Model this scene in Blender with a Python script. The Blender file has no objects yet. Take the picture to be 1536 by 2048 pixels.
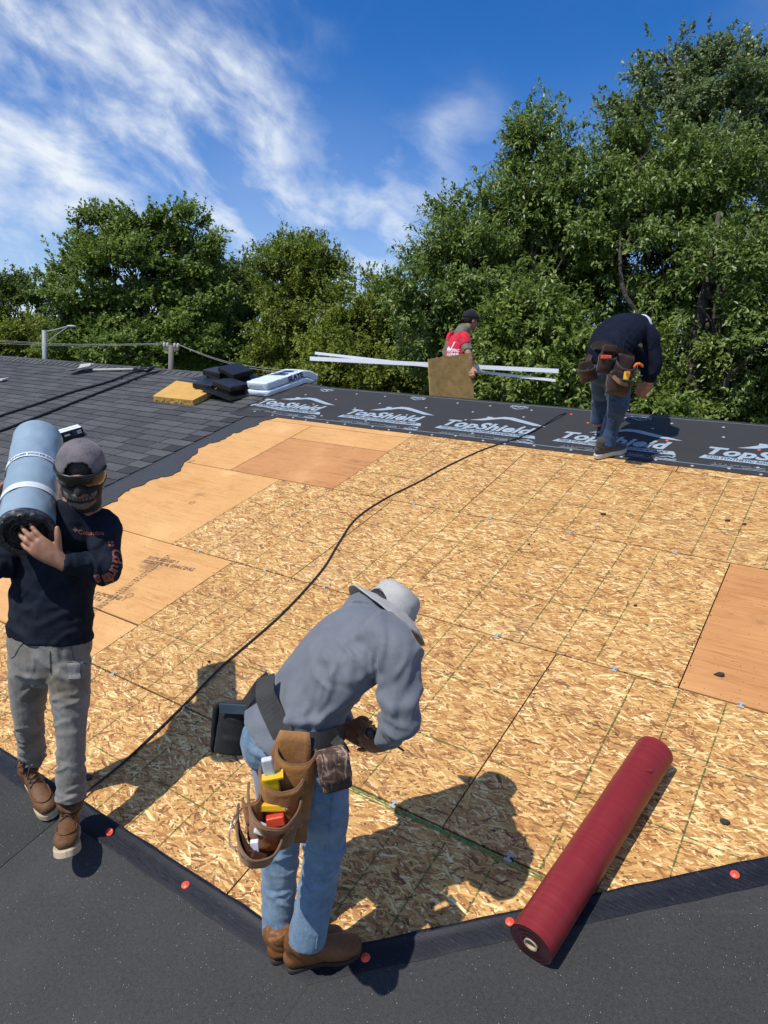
import bpy, bmesh, math, random
import numpy as np
from mathutils import Vector, Matrix, noise
from mathutils.bvhtree import BVHTree
random.seed(7)
rng = np.random.default_rng(11)
scene = bpy.context.scene
C = scene.collection
rad = math.radians

# ------------------------------------------------------------ camera
PITCH = rad(18.435)                                   # 4/12 roof
NRM = Vector((0, -math.sin(PITCH), math.cos(PITCH)))  # roof normal
UPS = Vector((0, math.cos(PITCH), math.sin(PITCH)))   # up the slope
FPX, YAW, TILT, ROLL, CH = 1403.4, 0.58288, 0.19377, 0.068786, 2.37511
CAM = NRM * CH
f0 = Vector((-math.sin(YAW), math.cos(YAW), 0)); r0 = Vector((math.cos(YAW), math.sin(YAW), 0)); u0 = Vector((0, 0, 1))
CF = math.cos(TILT) * f0 - math.sin(TILT) * u0
u1 = math.sin(TILT) * f0 + math.cos(TILT) * u0
CR = math.cos(ROLL) * r0 + math.sin(ROLL) * u1
CU = -math.sin(ROLL) * r0 + math.cos(ROLL) * u1
cam_data = bpy.data.cameras.new('camera')
cam = bpy.data.objects.new('camera', cam_data); C.objects.link(cam)
M = Matrix((CR, CU, -CF)).transposed().to_4x4(); M.translation = CAM
cam.matrix_world = M
cam_data.sensor_fit = 'VERTICAL'; cam_data.sensor_height = 32.0
cam_data.lens = FPX / 2048 * 32.0
cam_data.clip_start = 0.05; cam_data.clip_end = 3000
scene.camera = cam

# ------------------------------------------------------------ light
SUN_EL, SUN_AZ = 55.0, -163.0                         # azimuth from +Y towards +X
L = Vector((math.cos(rad(SUN_EL)) * math.sin(rad(SUN_AZ)), math.cos(rad(SUN_EL)) * math.cos(rad(SUN_AZ)), math.sin(rad(SUN_EL))))
sd = bpy.data.lights.new('sun', 'SUN'); sd.energy = 4.2; sd.angle = rad(0.53); sd.color = (1.0, 0.955, 0.88)
so = bpy.data.objects.new('sun', sd); C.objects.link(so); so.rotation_euler = L.to_track_quat('Z', 'Y').to_euler(); so.location = (0, 0, 30)
scene.view_settings.view_transform = 'Standard'
scene.view_settings.look = 'None'
scene.view_settings.gamma = 1
scene.view_settings.use_curve_mapping = False
scene.view_settings.exposure = 0.12


def ray(px, py):
    return (px - 768) / FPX * CR - (py - 1024) / FPX * CU + CF


def P(px, py, t):
    """a point t metres in front of the camera"""
    return CAM + ray(px, py) * t


def D(u, v, w=0.0):
    """a point of the roof: u along the ridge, v up the slope, w off it"""
    return Vector((u, 0, 0)) + UPS * v + NRM * w


def G(px, py, w=0.0):
    d = ray(px, py); t = -(CH - w) / d.dot(NRM)
    X = CAM + d * t
    return X


def UV(px, py, w=0.0):
    X = G(px, py, w); return X.x, X.dot(UPS)


# ------------------------------------------------------------ node helper
class NT:
    def __init__(s, tree): s.t = tree; s.n = tree.nodes; s.l = tree.links
    def put(s, sock, v):
        if isinstance(v, bpy.types.NodeSocket): s.l.new(v, sock)
        elif v is not None:
            try: sock.default_value = v
            except Exception:
                sock.default_value = tuple(v) + (1,) if len(v) == 3 else v
    def math(s, op, a, b=None, c=None, clamp=False):
        n = s.n.new('ShaderNodeMath'); n.operation = op; n.use_clamp = clamp
        for i, v in enumerate((a, b, c)):
            if v is not None: s.put(n.inputs[i], v)
        return n.outputs[0]
    def vmath(s, op, a, b=None, scale=None):
        n = s.n.new('ShaderNodeVectorMath'); n.operation = op
        s.put(n.inputs[0], a)
        if b is not None: s.put(n.inputs[1], b)
        if scale is not None: s.put(n.inputs['Scale'], scale)
        return n.outputs['Value'] if op in ('DOT_PRODUCT', 'LENGTH', 'DISTANCE') else n.outputs['Vector']
    def mix(s, f, a, b, mode='MIX'):
        n = s.n.new('ShaderNodeMix'); n.data_type = 'RGBA'; n.blend_type = mode; n.clamp_factor = True
        s.put(n.inputs[0], f); s.put(n.inputs[6], a); s.put(n.inputs[7], b); return n.outputs[2]
    def noise(s, vec, scale, detail=2, rough=.5, dist=0.0, out='Fac'):
        n = s.n.new('ShaderNodeTexNoise'); s.put(n.inputs['Vector'], vec); n.inputs['Scale'].default_value = scale
        n.inputs['Detail'].default_value = detail; n.inputs['Roughness'].default_value = rough; n.inputs['Distortion'].default_value = dist
        return n.outputs[out]
    def voro(s, vec, scale, dim='3D', metric='EUCLIDEAN', feature='F1', rnd=1.0):
        n = s.n.new('ShaderNodeTexVoronoi'); n.voronoi_dimensions = dim; n.feature = feature
        if feature != 'DISTANCE_TO_EDGE': n.distance = metric
        s.put(n.inputs['Vector'], vec); n.inputs['Scale'].default_value = scale; n.inputs['Randomness'].default_value = rnd
        return n
    def ramp(s, f, stops, interp='LINEAR'):
        n = s.n.new('ShaderNodeValToRGB'); n.color_ramp.interpolation = interp
        e = n.color_ramp.elements
        while len(e) > 1: e.remove(e[-1])
        e[0].position = stops[0][0]; e[0].color = c4(stops[0][1])
        for p, c in stops[1:]:
            x = e.new(p); x.color = c4(c)
        s.put(n.inputs[0], f); return n.outputs[0]
    def mapping(s, vec, loc=(0, 0, 0), rot=(0, 0, 0), scale=(1, 1, 1)):
        n = s.n.new('ShaderNodeMapping'); n.vector_type = 'TEXTURE'; s.put(n.inputs[0], vec)   # turn first, then stretch
        n.inputs[1].default_value = loc; n.inputs[2].default_value = rot; n.inputs[3].default_value = tuple(1 / q for q in scale)
        return n.outputs[0]
    def obj(s): return s.n.new('ShaderNodeTexCoord').outputs['Object']
    def gen(s): return s.n.new('ShaderNodeTexCoord').outputs['Generated']
    def sep(s, v):
        n = s.n.new('ShaderNodeSeparateXYZ'); s.put(n.inputs[0], v); return n.outputs
    def comb(s, x, y, z):
        n = s.n.new('ShaderNodeCombineXYZ'); s.put(n.inputs[0], x); s.put(n.inputs[1], y); s.put(n.inputs[2], z); return n.outputs[0]
    def sepc(s, v):
        n = s.n.new('ShaderNodeSeparateColor'); s.put(n.inputs[0], v); return n.outputs
    def mrange(s, v, a, b, c=0.0, d=1.0):
        n = s.n.new('ShaderNodeMapRange'); n.interpolation_type = 'SMOOTHSTEP'
        s.put(n.inputs[0], v)
        for i, q in enumerate((a, b, c, d)): n.inputs[i + 1].default_value = q
        return n.outputs[0]
    def bump(s, h, strength=.5, dist=.01, normal=None):
        n = s.n.new('ShaderNodeBump'); s.put(n.inputs['Height'], h); n.inputs['Strength'].default_value = strength
        n.inputs['Distance'].default_value = dist
        if normal is not None: s.put(n.inputs['Normal'], normal)
        return n.outputs[0]


def c4(c):
    if isinstance(c, (int, float)): return (c, c, c, 1)
    return tuple(c) if len(c) == 4 else tuple(c) + (1,)


def srgb(r, g, b):
    return tuple(((x / 255) / 12.92 if x / 255 <= .04045 else ((x / 255 + .055) / 1.055) ** 2.4) for x in (r, g, b))


def mat(name, base=(.5, .5, .5), rough=.6, metal=0.0, spec=.5, **kw):
    m = bpy.data.materials.new(name); m.use_nodes = True
    b = m.node_tree.nodes['Principled BSDF']
    b.inputs['Base Color'].default_value = c4(base); b.inputs['Roughness'].default_value = rough
    b.inputs['Metallic'].default_value = metal; b.inputs['Specular IOR Level'].default_value = spec
    for k, v in kw.items(): b.inputs[k.replace('_', ' ')].default_value = v
    nt = NT(m.node_tree); nt.b = b; nt.m = m
    return m, nt


# ------------------------------------------------------------ sky
world = bpy.data.worlds.new('World'); scene.world = world; world.use_nodes = True
wt = NT(world.node_tree)
for n in list(wt.n): wt.n.remove(n)
out = wt.n.new('ShaderNodeOutputWorld'); bg = wt.n.new('ShaderNodeBackground'); wt.l.new(bg.outputs[0], out.inputs[0])
sky = wt.n.new('ShaderNodeTexSky'); sky.sky_type = 'NISHITA'; sky.sun_disc = False
sky.sun_elevation = rad(SUN_EL); sky.sun_rotation = rad(SUN_AZ); sky.air_density = 1.0; sky.dust_density = 0.25; sky.ozone_density = 2.2
SKY_STR = 0.085
bg.inputs[1].default_value = SKY_STR
hs = wt.n.new('ShaderNodeHueSaturation'); hs.inputs['Saturation'].default_value = 1.32; hs.inputs['Value'].default_value = 1.22
wt.l.new(wt.mix(1.0, sky.outputs[0], (1.02, 1.03, 1.24, 1), 'MULTIPLY'), hs.inputs['Color'])
dirv = wt.n.new('ShaderNodeTexCoord').outputs['Generated']
# wispy cirrus: where it lies (directions), and its fibres
fx, fy, fz = CR, CU, CF


def dvec(px, py): return ray(px, py).normalized()


warp = wt.noise(dirv, 3.2, 4, .55, 0, 'Color')
wv = wt.vmath('ADD', dirv, wt.vmath('SCALE', wt.vmath('SUBTRACT', warp, (.5, .5, .5)), scale=.09))
spots = [(40, 60, .12, .75), (130, 160, .13, .9), (250, 230, .13, .95), (370, 300, .12, 1.0), (470, 345, .11, .9), (560, 195, .06, .7), (480, 140, .07, .6),
         (400, 150, .09, .5), (300, 120, .12, .55), (40, 300, .10, .8), (110, 345, .06, .6), (10, 480, .09, 1.0), (90, 510, .06, .9), (500, 470, .10, .85), (640, 400, .14, .8), (760, 430, .12, .8),
         (720, 480, .07, .75), (850, 380, .10, .5), (900, 235, .040, .55), (960, 215, .045, .3), (450, 5, .07, .6), (610, 40, .06, .35), (200, 400, .09, .7),
         (700, 540, .12, .7), (920, 300, .12, .3), (-200, 300, .25, .7), (-500, 100, .3, .6), (300, -300, .3, .35), (-900, -200, .4, .6), (2300, 200, .3, .5), (2000, -900, .4, .4)]
mask = None
for px, py, r, w in spots:
    dv = dvec(px, py)
    dist = wt.vmath('DISTANCE', wv, tuple(dv))
    s = wt.mrange(dist, r * 1.30, 0.0, 0.0, w * .70)
    mask = s if mask is None else wt.math('ADD', mask, s)
back = wt.math('MULTIPLY', wt.mrange(wt.vmath('DOT_PRODUCT', dirv, tuple(CF)), .62, .25), wt.mrange(wt.noise(dirv, 1.8, 3), .36, .60, .15, 1.1))  # unseen cloud behind the camera, thickened to make the ambient light neutral and brighter
mask = wt.math('ADD', mask, back)
cx = wt.vmath('DOT_PRODUCT', wv, tuple((.92 * fx - .39 * fy)))
cy = wt.vmath('DOT_PRODUCT', wv, tuple((.39 * fx + .92 * fy)))
cz = wt.vmath('DOT_PRODUCT', wv, tuple(fz))
fib = wt.noise(wt.comb(wt.math('MULTIPLY', cx, 3.2), wt.math('MULTIPLY', cy, 5.4), wt.math('MULTIPLY', cz, 3)), 2.2, 9, .57, .25)
fib2 = wt.noise(wt.comb(wt.math('MULTIPLY', cx, 3), wt.math('MULTIPLY', cy, 5), cz), 4.8, 7, .55, .2)
fb = wt.math('ADD', wt.math('MULTIPLY', fib, .66), wt.math('MULTIPLY', fib2, .34))
dens = wt.math('MULTIPLY', wt.math('POWER', wt.math('MINIMUM', mask, 1.25), 1.2), wt.mrange(fb, .38, .70, .05, 1.0))
dens = wt.math('MULTIPLY', dens, .88, clamp=True)
# thin veil low in the sky
el = wt.sep(dirv)[2]
veil = wt.math('MULTIPLY', wt.mrange(el, .42, .02, 0, .34), wt.mrange(wt.noise(wv, 4, 4), .3, .7, .4, 1))
dens = wt.math('MAXIMUM', dens, veil)
skyc = wt.mix(dens, hs.outputs[0], (9.0, 9.7, 10.6, 1))
wt.l.new(skyc, bg.inputs[0])


# ------------------------------------------------------------ object helpers
ORG = {}


def link(name, me, parent=None, origin=None):
    o = bpy.data.objects.new(name, me); C.objects.link(o)
    org = Vector(origin) if origin is not None else (ORG[parent.name] if parent else Vector((0, 0, 0)))
    if parent:
        o.parent = parent; o.location = org - ORG[parent.name]
    else:
        o.location = org
    ORG[o.name] = org
    return o


def tag(o, label=None, cat=None, group=None, kind=None):
    if label: o['label'] = label
    if cat: o['category'] = cat
    if group: o['group'] = group
    if kind: o['kind'] = kind
    return o


def thing(name, loc, label, cat, group=None):
    o = bpy.data.objects.new(name, None); C.objects.link(o); o.location = loc; o.empty_display_size = .1
    ORG[o.name] = Vector(loc); return tag(o, label, cat, group)


def mesh(name, V, F, m, parent=None, origin=None, smooth=False, label=None):
    """V in world coordinates"""
    me = bpy.data.meshes.new(name)
    org = Vector(origin) if origin is not None else (ORG[parent.name] if parent else Vector((0, 0, 0)))
    me.from_pydata([tuple(Vector(v) - org) for v in V], [], [tuple(f) for f in F])
    me.update()
    if smooth: me.polygons.foreach_set('use_smooth', [True] * len(me.polygons))
    if m: me.materials.append(m)
    o = link(name, me, parent, org)
    if label: o['label'] = label
    return o


def join(*parts):
    V, F = [], []
    for v, f in parts:
        n = len(V); V += list(v); F += [tuple(i + n for i in q) for q in f]
    return V, F


def boxg(c, ax, ay, az, sx, sy, sz):
    """box centred at c with axes and full sizes"""
    c = Vector(c); ax, ay, az = (Vector(a).normalized() for a in (ax, ay, az))
    V = [c + ax * (i * sx / 2) + ay * (j * sy / 2) + az * (k * sz / 2) for i in (-1, 1) for j in (-1, 1) for k in (-1, 1)]
    F = [(0, 1, 3, 2), (4, 6, 7, 5), (0, 4, 5, 1), (2, 3, 7, 6), (0, 2, 6, 4), (1, 5, 7, 3)]
    return V, F


def bevel_box(c, ax, ay, az, sx, sy, sz, b=.005, seg=2):
    bm = bmesh.new(); V, F = boxg((0, 0, 0), (1, 0, 0), (0, 1, 0), (0, 0, 1), sx, sy, sz)
    vs = [bm.verts.new(v) for v in V]
    for f in F: bm.faces.new([vs[i] for i in f])
    bmesh.ops.recalc_face_normals(bm, faces=bm.faces[:])
    bmesh.ops.bevel(bm, geom=bm.edges[:], offset=b, segments=seg, affect='EDGES', profile=.6)
    ax, ay, az = (Vector(a).normalized() for a in (ax, ay, az))
    bm.verts.index_update()
    V = [Vector(c) + ax * v.co.x + ay * v.co.y + az * v.co.z for v in bm.verts]
    F = [tuple(v.index for v in f.verts) for f in bm.faces]
    bm.free(); return V, F


def cat(Pn, sub):
    """Catmull-Rom through rows of numbers"""
    Pn = np.array(Pn, float)
    if len(Pn) == 2 or sub <= 1:
        k = max(1, sub); return np.array([Pn[i] * (1 - s / k) + Pn[i + 1] * s / k for i in range(len(Pn) - 1) for s in range(k)] + [Pn[-1]])
    Q = np.vstack([2 * Pn[0] - Pn[1], Pn, 2 * Pn[-1] - Pn[-2]])
    o = []
    for i in range(1, len(Q) - 2):
        for s in range(sub):
            t = s / sub
            o.append(.5 * ((2 * Q[i]) + (-Q[i - 1] + Q[i + 1]) * t + (2 * Q[i - 1] - 5 * Q[i] + 4 * Q[i + 1] - Q[i + 2]) * t * t + (-Q[i - 1] + 3 * Q[i] - 3 * Q[i + 1] + Q[i + 2]) * t ** 3))
    o.append(Q[-2]); return np.array(o)


def loft(pts, rads, up=None, n=14, sub=4, cap='round'):
    R = [(r, r) if isinstance(r, (int, float)) else r for r in rads]
    A = cat([list(p) + list(r) for p, r in zip(pts, R)], sub)
    c = A[:, :3]; ra = np.maximum(A[:, 3], .0015); rb = np.maximum(A[:, 4], .0015)
    T = np.gradient(c, axis=0); T /= np.linalg.norm(T, axis=1)[:, None]
    up = np.array(up if up is not None else (0, 0, 1), float)
    rings = []
    ang = np.arange(n) / n * 2 * np.pi

    def ring(ci, t, a_, b_):
        a = up - up.dot(t) * t
        if np.linalg.norm(a) < 1e-3: a = np.cross(t, (1, .3, .2))
        a /= np.linalg.norm(a); b = np.cross(t, a)
        return ci + np.outer(np.cos(ang) * a_, a) + np.outer(np.sin(ang) * b_, b)
    if cap in ('round', 'start'):
        r = min(ra[0], rb[0])
        for ph in (75, 50, 25):
            q = rad(ph); rings.append(ring(c[0] - T[0] * r * math.sin(q), T[0], ra[0] * math.cos(q), rb[0] * math.cos(q)))
    for i in range(len(c)): rings.append(ring(c[i], T[i], ra[i], rb[i]))
    if cap in ('round', 'end'):
        r = min(ra[-1], rb[-1])
        for ph in (25, 50, 75):
            q = rad(ph); rings.append(ring(c[-1] + T[-1] * r * math.sin(q), T[-1], ra[-1] * math.cos(q), rb[-1] * math.cos(q)))
    V = [tuple(p) for r in rings for p in r]
    F = []
    for i in range(len(rings) - 1):
        for j in range(n):
            k = (j + 1) % n; F.append((i * n + j, i * n + k, (i + 1) * n + k, (i + 1) * n + j))
    if cap != 'open':
        F.append(tuple(range(n))[::-1]); F.append(tuple((len(rings) - 1) * n + j for j in range(n)))
    return V, F


def tube(pts, r, n=6, sub=4, up=(0.13, .2, 1)):
    return loft(pts, [r] * len(pts), up, n, sub, 'flat')


def ball(c, ax, ay, az, rx, ry, rz, n=16, m=10):
    V = []; F = []
    ax, ay, az = (Vector(a).normalized() for a in (ax, ay, az)); c = Vector(c)
    for i in range(1, m):
        th = math.pi * i / m
        for j in range(n):
            ph = 2 * math.pi * j / n
            V.append(c + ax * rx * math.sin(th) * math.cos(ph) + ay * ry * math.sin(th) * math.sin(ph) + az * rz * math.cos(th))
    V.append(c + az * rz); V.append(c - az * rz); t = len(V) - 2
    for i in range(m - 2):
        for j in range(n):
            k = (j + 1) % n; F.append((i * n + j, (i + 1) * n + j, (i + 1) * n + k, i * n + k))
    for j in range(n):
        k = (j + 1) % n; F.append((t, j, k)); F.append((t + 1, (m - 2) * n + k, (m - 2) * n + j))
    return V, F


DG = {}


def TD_(X): return (Vector(X) - CAM).dot(CF)


def solid(name, parts, m, parent, voxel=.006, smooth=4, folds=(), rough=None, label=None, origin=None):
    """closed shapes fused into one continuous surface; folds push cloth creases into it"""
    V, F = join(*parts)
    org = Vector(origin) if origin is not None else ORG[parent.name]
    me = bpy.data.meshes.new('tmp'); me.from_pydata([tuple(Vector(v) - org) for v in V], [], F)
    bm = bmesh.new(); bm.from_mesh(me); bmesh.ops.recalc_face_normals(bm, faces=bm.faces[:]); bm.to_mesh(me); bm.free()
    o = bpy.data.objects.new('tmp', me); C.objects.link(o)
    r = o.modifiers.new('r', 'REMESH'); r.mode = 'VOXEL'; r.voxel_size = voxel
    if smooth:
        s = o.modifiers.new('s', 'SMOOTH'); s.factor = .5; s.iterations = smooth
    dg = bpy.context.evaluated_depsgraph_get(); dg.update()
    me2 = bpy.data.meshes.new_from_object(o.evaluated_get(dg)); me2.name = name
    bpy.data.objects.remove(o); bpy.data.meshes.remove(me)
    if folds or rough:
        n = len(me2.vertices); co = np.empty(n * 3); me2.vertices.foreach_get('co', co); co = co.reshape(-1, 3)
        no = np.empty(n * 3); me2.vertices.foreach_get('normal', no); no = no.reshape(-1, 3)
        W = co + np.array(org); d = np.zeros(n)
        fr = np.random.default_rng(len(folds) * 7 + n % 97)
        for c, ax, R, amp, lam in folds:
            # separate creases: each a short curved ridge with a hollow beside it
            c = np.array(c); ax = np.array(ax, float); ax /= np.linalg.norm(ax)
            dz = np.linalg.norm(W - c, axis=1); idx = np.nonzero(dz < R)[0]
            if len(idx) < 10: continue
            for k in range(int(3.4 * R / lam) + 6):
                i0 = idx[fr.integers(len(idx))]; m0 = W[i0]; nn = no[i0]
                tl = fr.normal(0, .42); t = np.cross(nn, ax); t /= np.linalg.norm(t) + 1e-9
                a = ax * math.cos(tl) + t * math.sin(tl); tt = np.cross(nn, a); tt /= np.linalg.norm(tt) + 1e-9
                w = lam * fr.uniform(.08, .16); ln = lam * fr.uniform(.6, 1.9); am = amp * .62 * fr.uniform(.4, 1.3) * (1 - .6 * dz[i0] / R)
                q = W - m0; near = np.nonzero((q ** 2).sum(1) < (2.2 * ln) ** 2)[0]; q = q[near]
                u_ = q @ tt; s = q @ a + fr.normal(0, .35) * u_ ** 2 / lam
                fall = np.exp(-(q ** 2).sum(1) / ln ** 2) * (no[near] @ nn > 0)
                ww = w * (1 + .6 * np.abs(u_) / ln)
                d[near] += am * fall * (np.exp(-(s / ww) ** 2) - .65 * np.exp(-((s - 1.9 * ww) / (1.3 * ww)) ** 2))
        if rough:
            amp, sc = rough
            for i in range(n):
                w_ = Vector(W[i]); d[i] += amp * (noise.noise(w_ * sc) + .5 * noise.noise(w_ * sc * 2.3))
        co = co + no * d[:, None]; me2.vertices.foreach_set('co', co.ravel())
        me2.update()
    me2.polygons.foreach_set('use_smooth', [True] * len(me2.polygons))
    me2.materials.clear(); me2.materials.append(m)
    o = link(name, me2, parent, org)
    if label: o['label'] = label
    return o


def bvh_of(*objs):
    V, F = [], []
    for o in objs:
        n = len(V); org = ORG[o.name]
        V += [v.co + org for v in o.data.vertices]; F += [tuple(i + n for i in p.vertices) for p in o.data.polygons]
    return BVHTree.FromPolygons(V, F)


def shell(V, F, th):
    """give a sheet a thickness along its vertex normals"""
    bm = bmesh.new(); vs = [bm.verts.new(v) for v in V]
    for f in F:
        try: bm.faces.new([vs[i] for i in f])
        except ValueError: pass
    bm.normal_update(); bmesh.ops.solidify(bm, geom=bm.faces[:], thickness=th)
    bm.verts.index_update()
    r = [v.co.copy() for v in bm.verts], [tuple(v.index for v in f.verts) for f in bm.faces]
    bm.free(); return r


TXT = {}


def text2d(s, size=1.0, shear=0.0, offset=0.0, spacing=1.0, maxedge=None):
    """triangulated lettering, left end at x=0, baseline y=0"""
    cu = bpy.data.curves.new('t', 'FONT'); cu.body = s; cu.size = size; cu.shear = shear; cu.offset = offset; cu.space_character = spacing
    cu.resolution_u = 3; cu.fill_mode = 'FRONT'
    o = bpy.data.objects.new('t', cu); C.objects.link(o)
    dg = bpy.context.evaluated_depsgraph_get(); dg.update()
    me = bpy.data.meshes.new_from_object(o.evaluated_get(dg)); bpy.data.objects.remove(o); bpy.data.curves.remove(cu)
    V = [(v.co.x, v.co.y) for v in me.vertices]; F = [tuple(p.vertices) for p in me.polygons]
    bpy.data.meshes.remove(me)
    if maxedge:
        bm = bmesh.new(); vs = [bm.verts.new((x, y, 0)) for x, y in V]
        for f in F:
            try: bm.faces.new([vs[i] for i in f])
            except ValueError: pass
        bmesh.ops.triangulate(bm, faces=bm.faces[:])
        for _ in range(4):
            ed = [e for e in bm.edges if e.calc_length() > maxedge]
            if not ed: break
            bmesh.ops.subdivide_edges(bm, edges=ed, cuts=1); bmesh.ops.triangulate(bm, faces=bm.faces[:])
        bm.verts.index_update(); V = [(v.co.x, v.co.y) for v in bm.verts]; F = [tuple(v.index for v in f.verts) for f in bm.faces]; bm.free()
    x0 = min(p[0] for p in V); x1 = max(p[0] for p in V)
    return [(x - x0, y) for x, y in V], F, x1 - x0


def decal(name, V2, F, org, ax, ay, bvh, m, parent, off=.0015, ray_dir=None):
    """flat print laid onto a surface"""
    org = Vector(org); ax = Vector(ax).normalized(); ay = (Vector(ay) - Vector(ay).dot(ax) * ax).normalized(); nz = ax.cross(ay)
    d = Vector(ray_dir).normalized() if ray_dir is not None else -nz
    out = []; bad = set()
    for i, (x, y) in enumerate(V2):
        p = org + ax * x + ay * y
        h = bvh.ray_cast(p - d * .25, d, .6)
        if h[0] is None: bad.add(i); out.append(p)
        else: out.append(h[0] + h[1] * off * (1 if h[1].dot(d) < 0 else -1))
    F = [f for f in F if not any(i in bad for i in f)]
    if not F: return None
    return mesh(name, out, F, m, parent)


def poly2d(pts, step=.006):
    bm = bmesh.new(); vs = [bm.verts.new((x, y, 0)) for x, y in pts]; bm.faces.new(vs)
    bmesh.ops.triangulate(bm, faces=bm.faces[:])
    for _ in range(5):
        ed = [e for e in bm.edges if e.calc_length() > step]
        if not ed: break
        bmesh.ops.subdivide_edges(bm, edges=ed, cuts=1); bmesh.ops.triangulate(bm, faces=bm.faces[:])
    bm.verts.index_update(); V = [(v.co.x, v.co.y) for v in bm.verts]; F = [tuple(v.index for v in f.verts) for f in bm.faces]; bm.free()
    return V, F

# ------------------------------------------------------------ materials
MT = {}


def osb_mat():
    m, n = mat('oriented strand board', rough=.62, spec=.35)
    oi = n.n.new('ShaderNodeObjectInfo').outputs['Random']
    p = n.vmath('ADD', n.obj(), n.comb(n.math('MULTIPLY', oi, 37.0), n.math('MULTIPLY', oi, 91.0), 0))
    wob = n.noise(p, 7, 2, .5, 0, 'Color')
    p = n.vmath('ADD', p, n.vmath('SCALE', n.vmath('SUBTRACT', wob, (.5, .5, .5)), scale=.004))
    best = None; tone = None; hgt = None
    for k, (ang, sx, sy, bias) in enumerate([(3, 12, 80, 1.0), (-17, 13, 72, 1.0), (24, 14, 84, .99), (-40, 15, 74, .96), (54, 16, 70, .93), (-72, 18, 66, .86), (78, 19, 72, .84), (8, 24, 170, 1.03), (-24, 26, 150, 1.02), (33, 30, 160, 1.0)]):
        q = n.mapping(p, (k * 3.7, k * 1.9, 0), (0, 0, rad(ang)), (sx, sy, 1))
        v = n.voro(q, 1.0, '2D', 'CHEBYCHEV')
        c = n.sepc(v.outputs['Color'])
        pr = n.math('MULTIPLY', c[0], bias)
        pr = n.math('SUBTRACT', pr, n.math('MULTIPLY', v.outputs['Distance'], .45))
        if best is None: best, tone = pr, c[1]
        else:
            g = n.math('GREATER_THAN', pr, best)
            tm = n.n.new('ShaderNodeMix'); n.put(tm.inputs[0], g); n.put(tm.inputs[2], tone); n.put(tm.inputs[3], c[1]); tone = tm.outputs[0]
            best = n.math('MAXIMUM', pr, best)
    grain = n.noise(n.mapping(p, (0, 0, 0), (0, 0, 0), (30, 260, 1)), 1, 3, .6)
    t2 = n.math('ADD', tone, n.math('MULTIPLY', n.math('SUBTRACT', grain, .5), .55))
    big = n.noise(p, 2.2, 3)
    t2 = n.math('ADD', t2, n.math('MULTIPLY', n.math('SUBTRACT', big, .5), .28), clamp=True)
    col = n.ramp(t2, [(0, (.16, .060, .020)), (.13, (.28, .118, .037)), (.30, (.41, .198, .060)), (.52, (.51, .275, .086)), (.74, (.60, .355, .120)), (.88, (.72, .49, .195)), (1, (.82, .65, .33))])
    col = n.mix(n.mrange(n.math('FRACT', n.math('MULTIPLY', oi, 7.7)), 0, 1, 0.0, .30), col, n.mix(.5, col, (.40, .22, .07, 1)))
    dst = n.noise(n.mapping(p, (3, 1, 0)), 1.3, 5, .6); col = n.mix(n.mrange(dst, .52, .75, 0, .10), col, (.50, .40, .27, 1))
    edge = n.mrange(best, .16, .46)
    col = n.mix(edge, n.mix(.62, col, (.13, .055, .02, 1)), col)
    # small bark specks
    sp = n.voro(p, 24, '2D'); spc = n.sepc(sp.outputs['Color'])
    spk = n.math('MULTIPLY', n.math('LESS_THAN', sp.outputs['Distance'], .12), n.math('GREATER_THAN', spc[0], .91))
    col = n.mix(n.math('MULTIPLY', spk, .85), col, (.06, .03, .015, 1))
    n.put(n.b.inputs['Base Color'], col)
    n.put(n.b.inputs['Normal'], n.bump(n.math('ADD', best, n.math('MULTIPLY', tone, .4)), .35, .0025))
    return m


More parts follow.
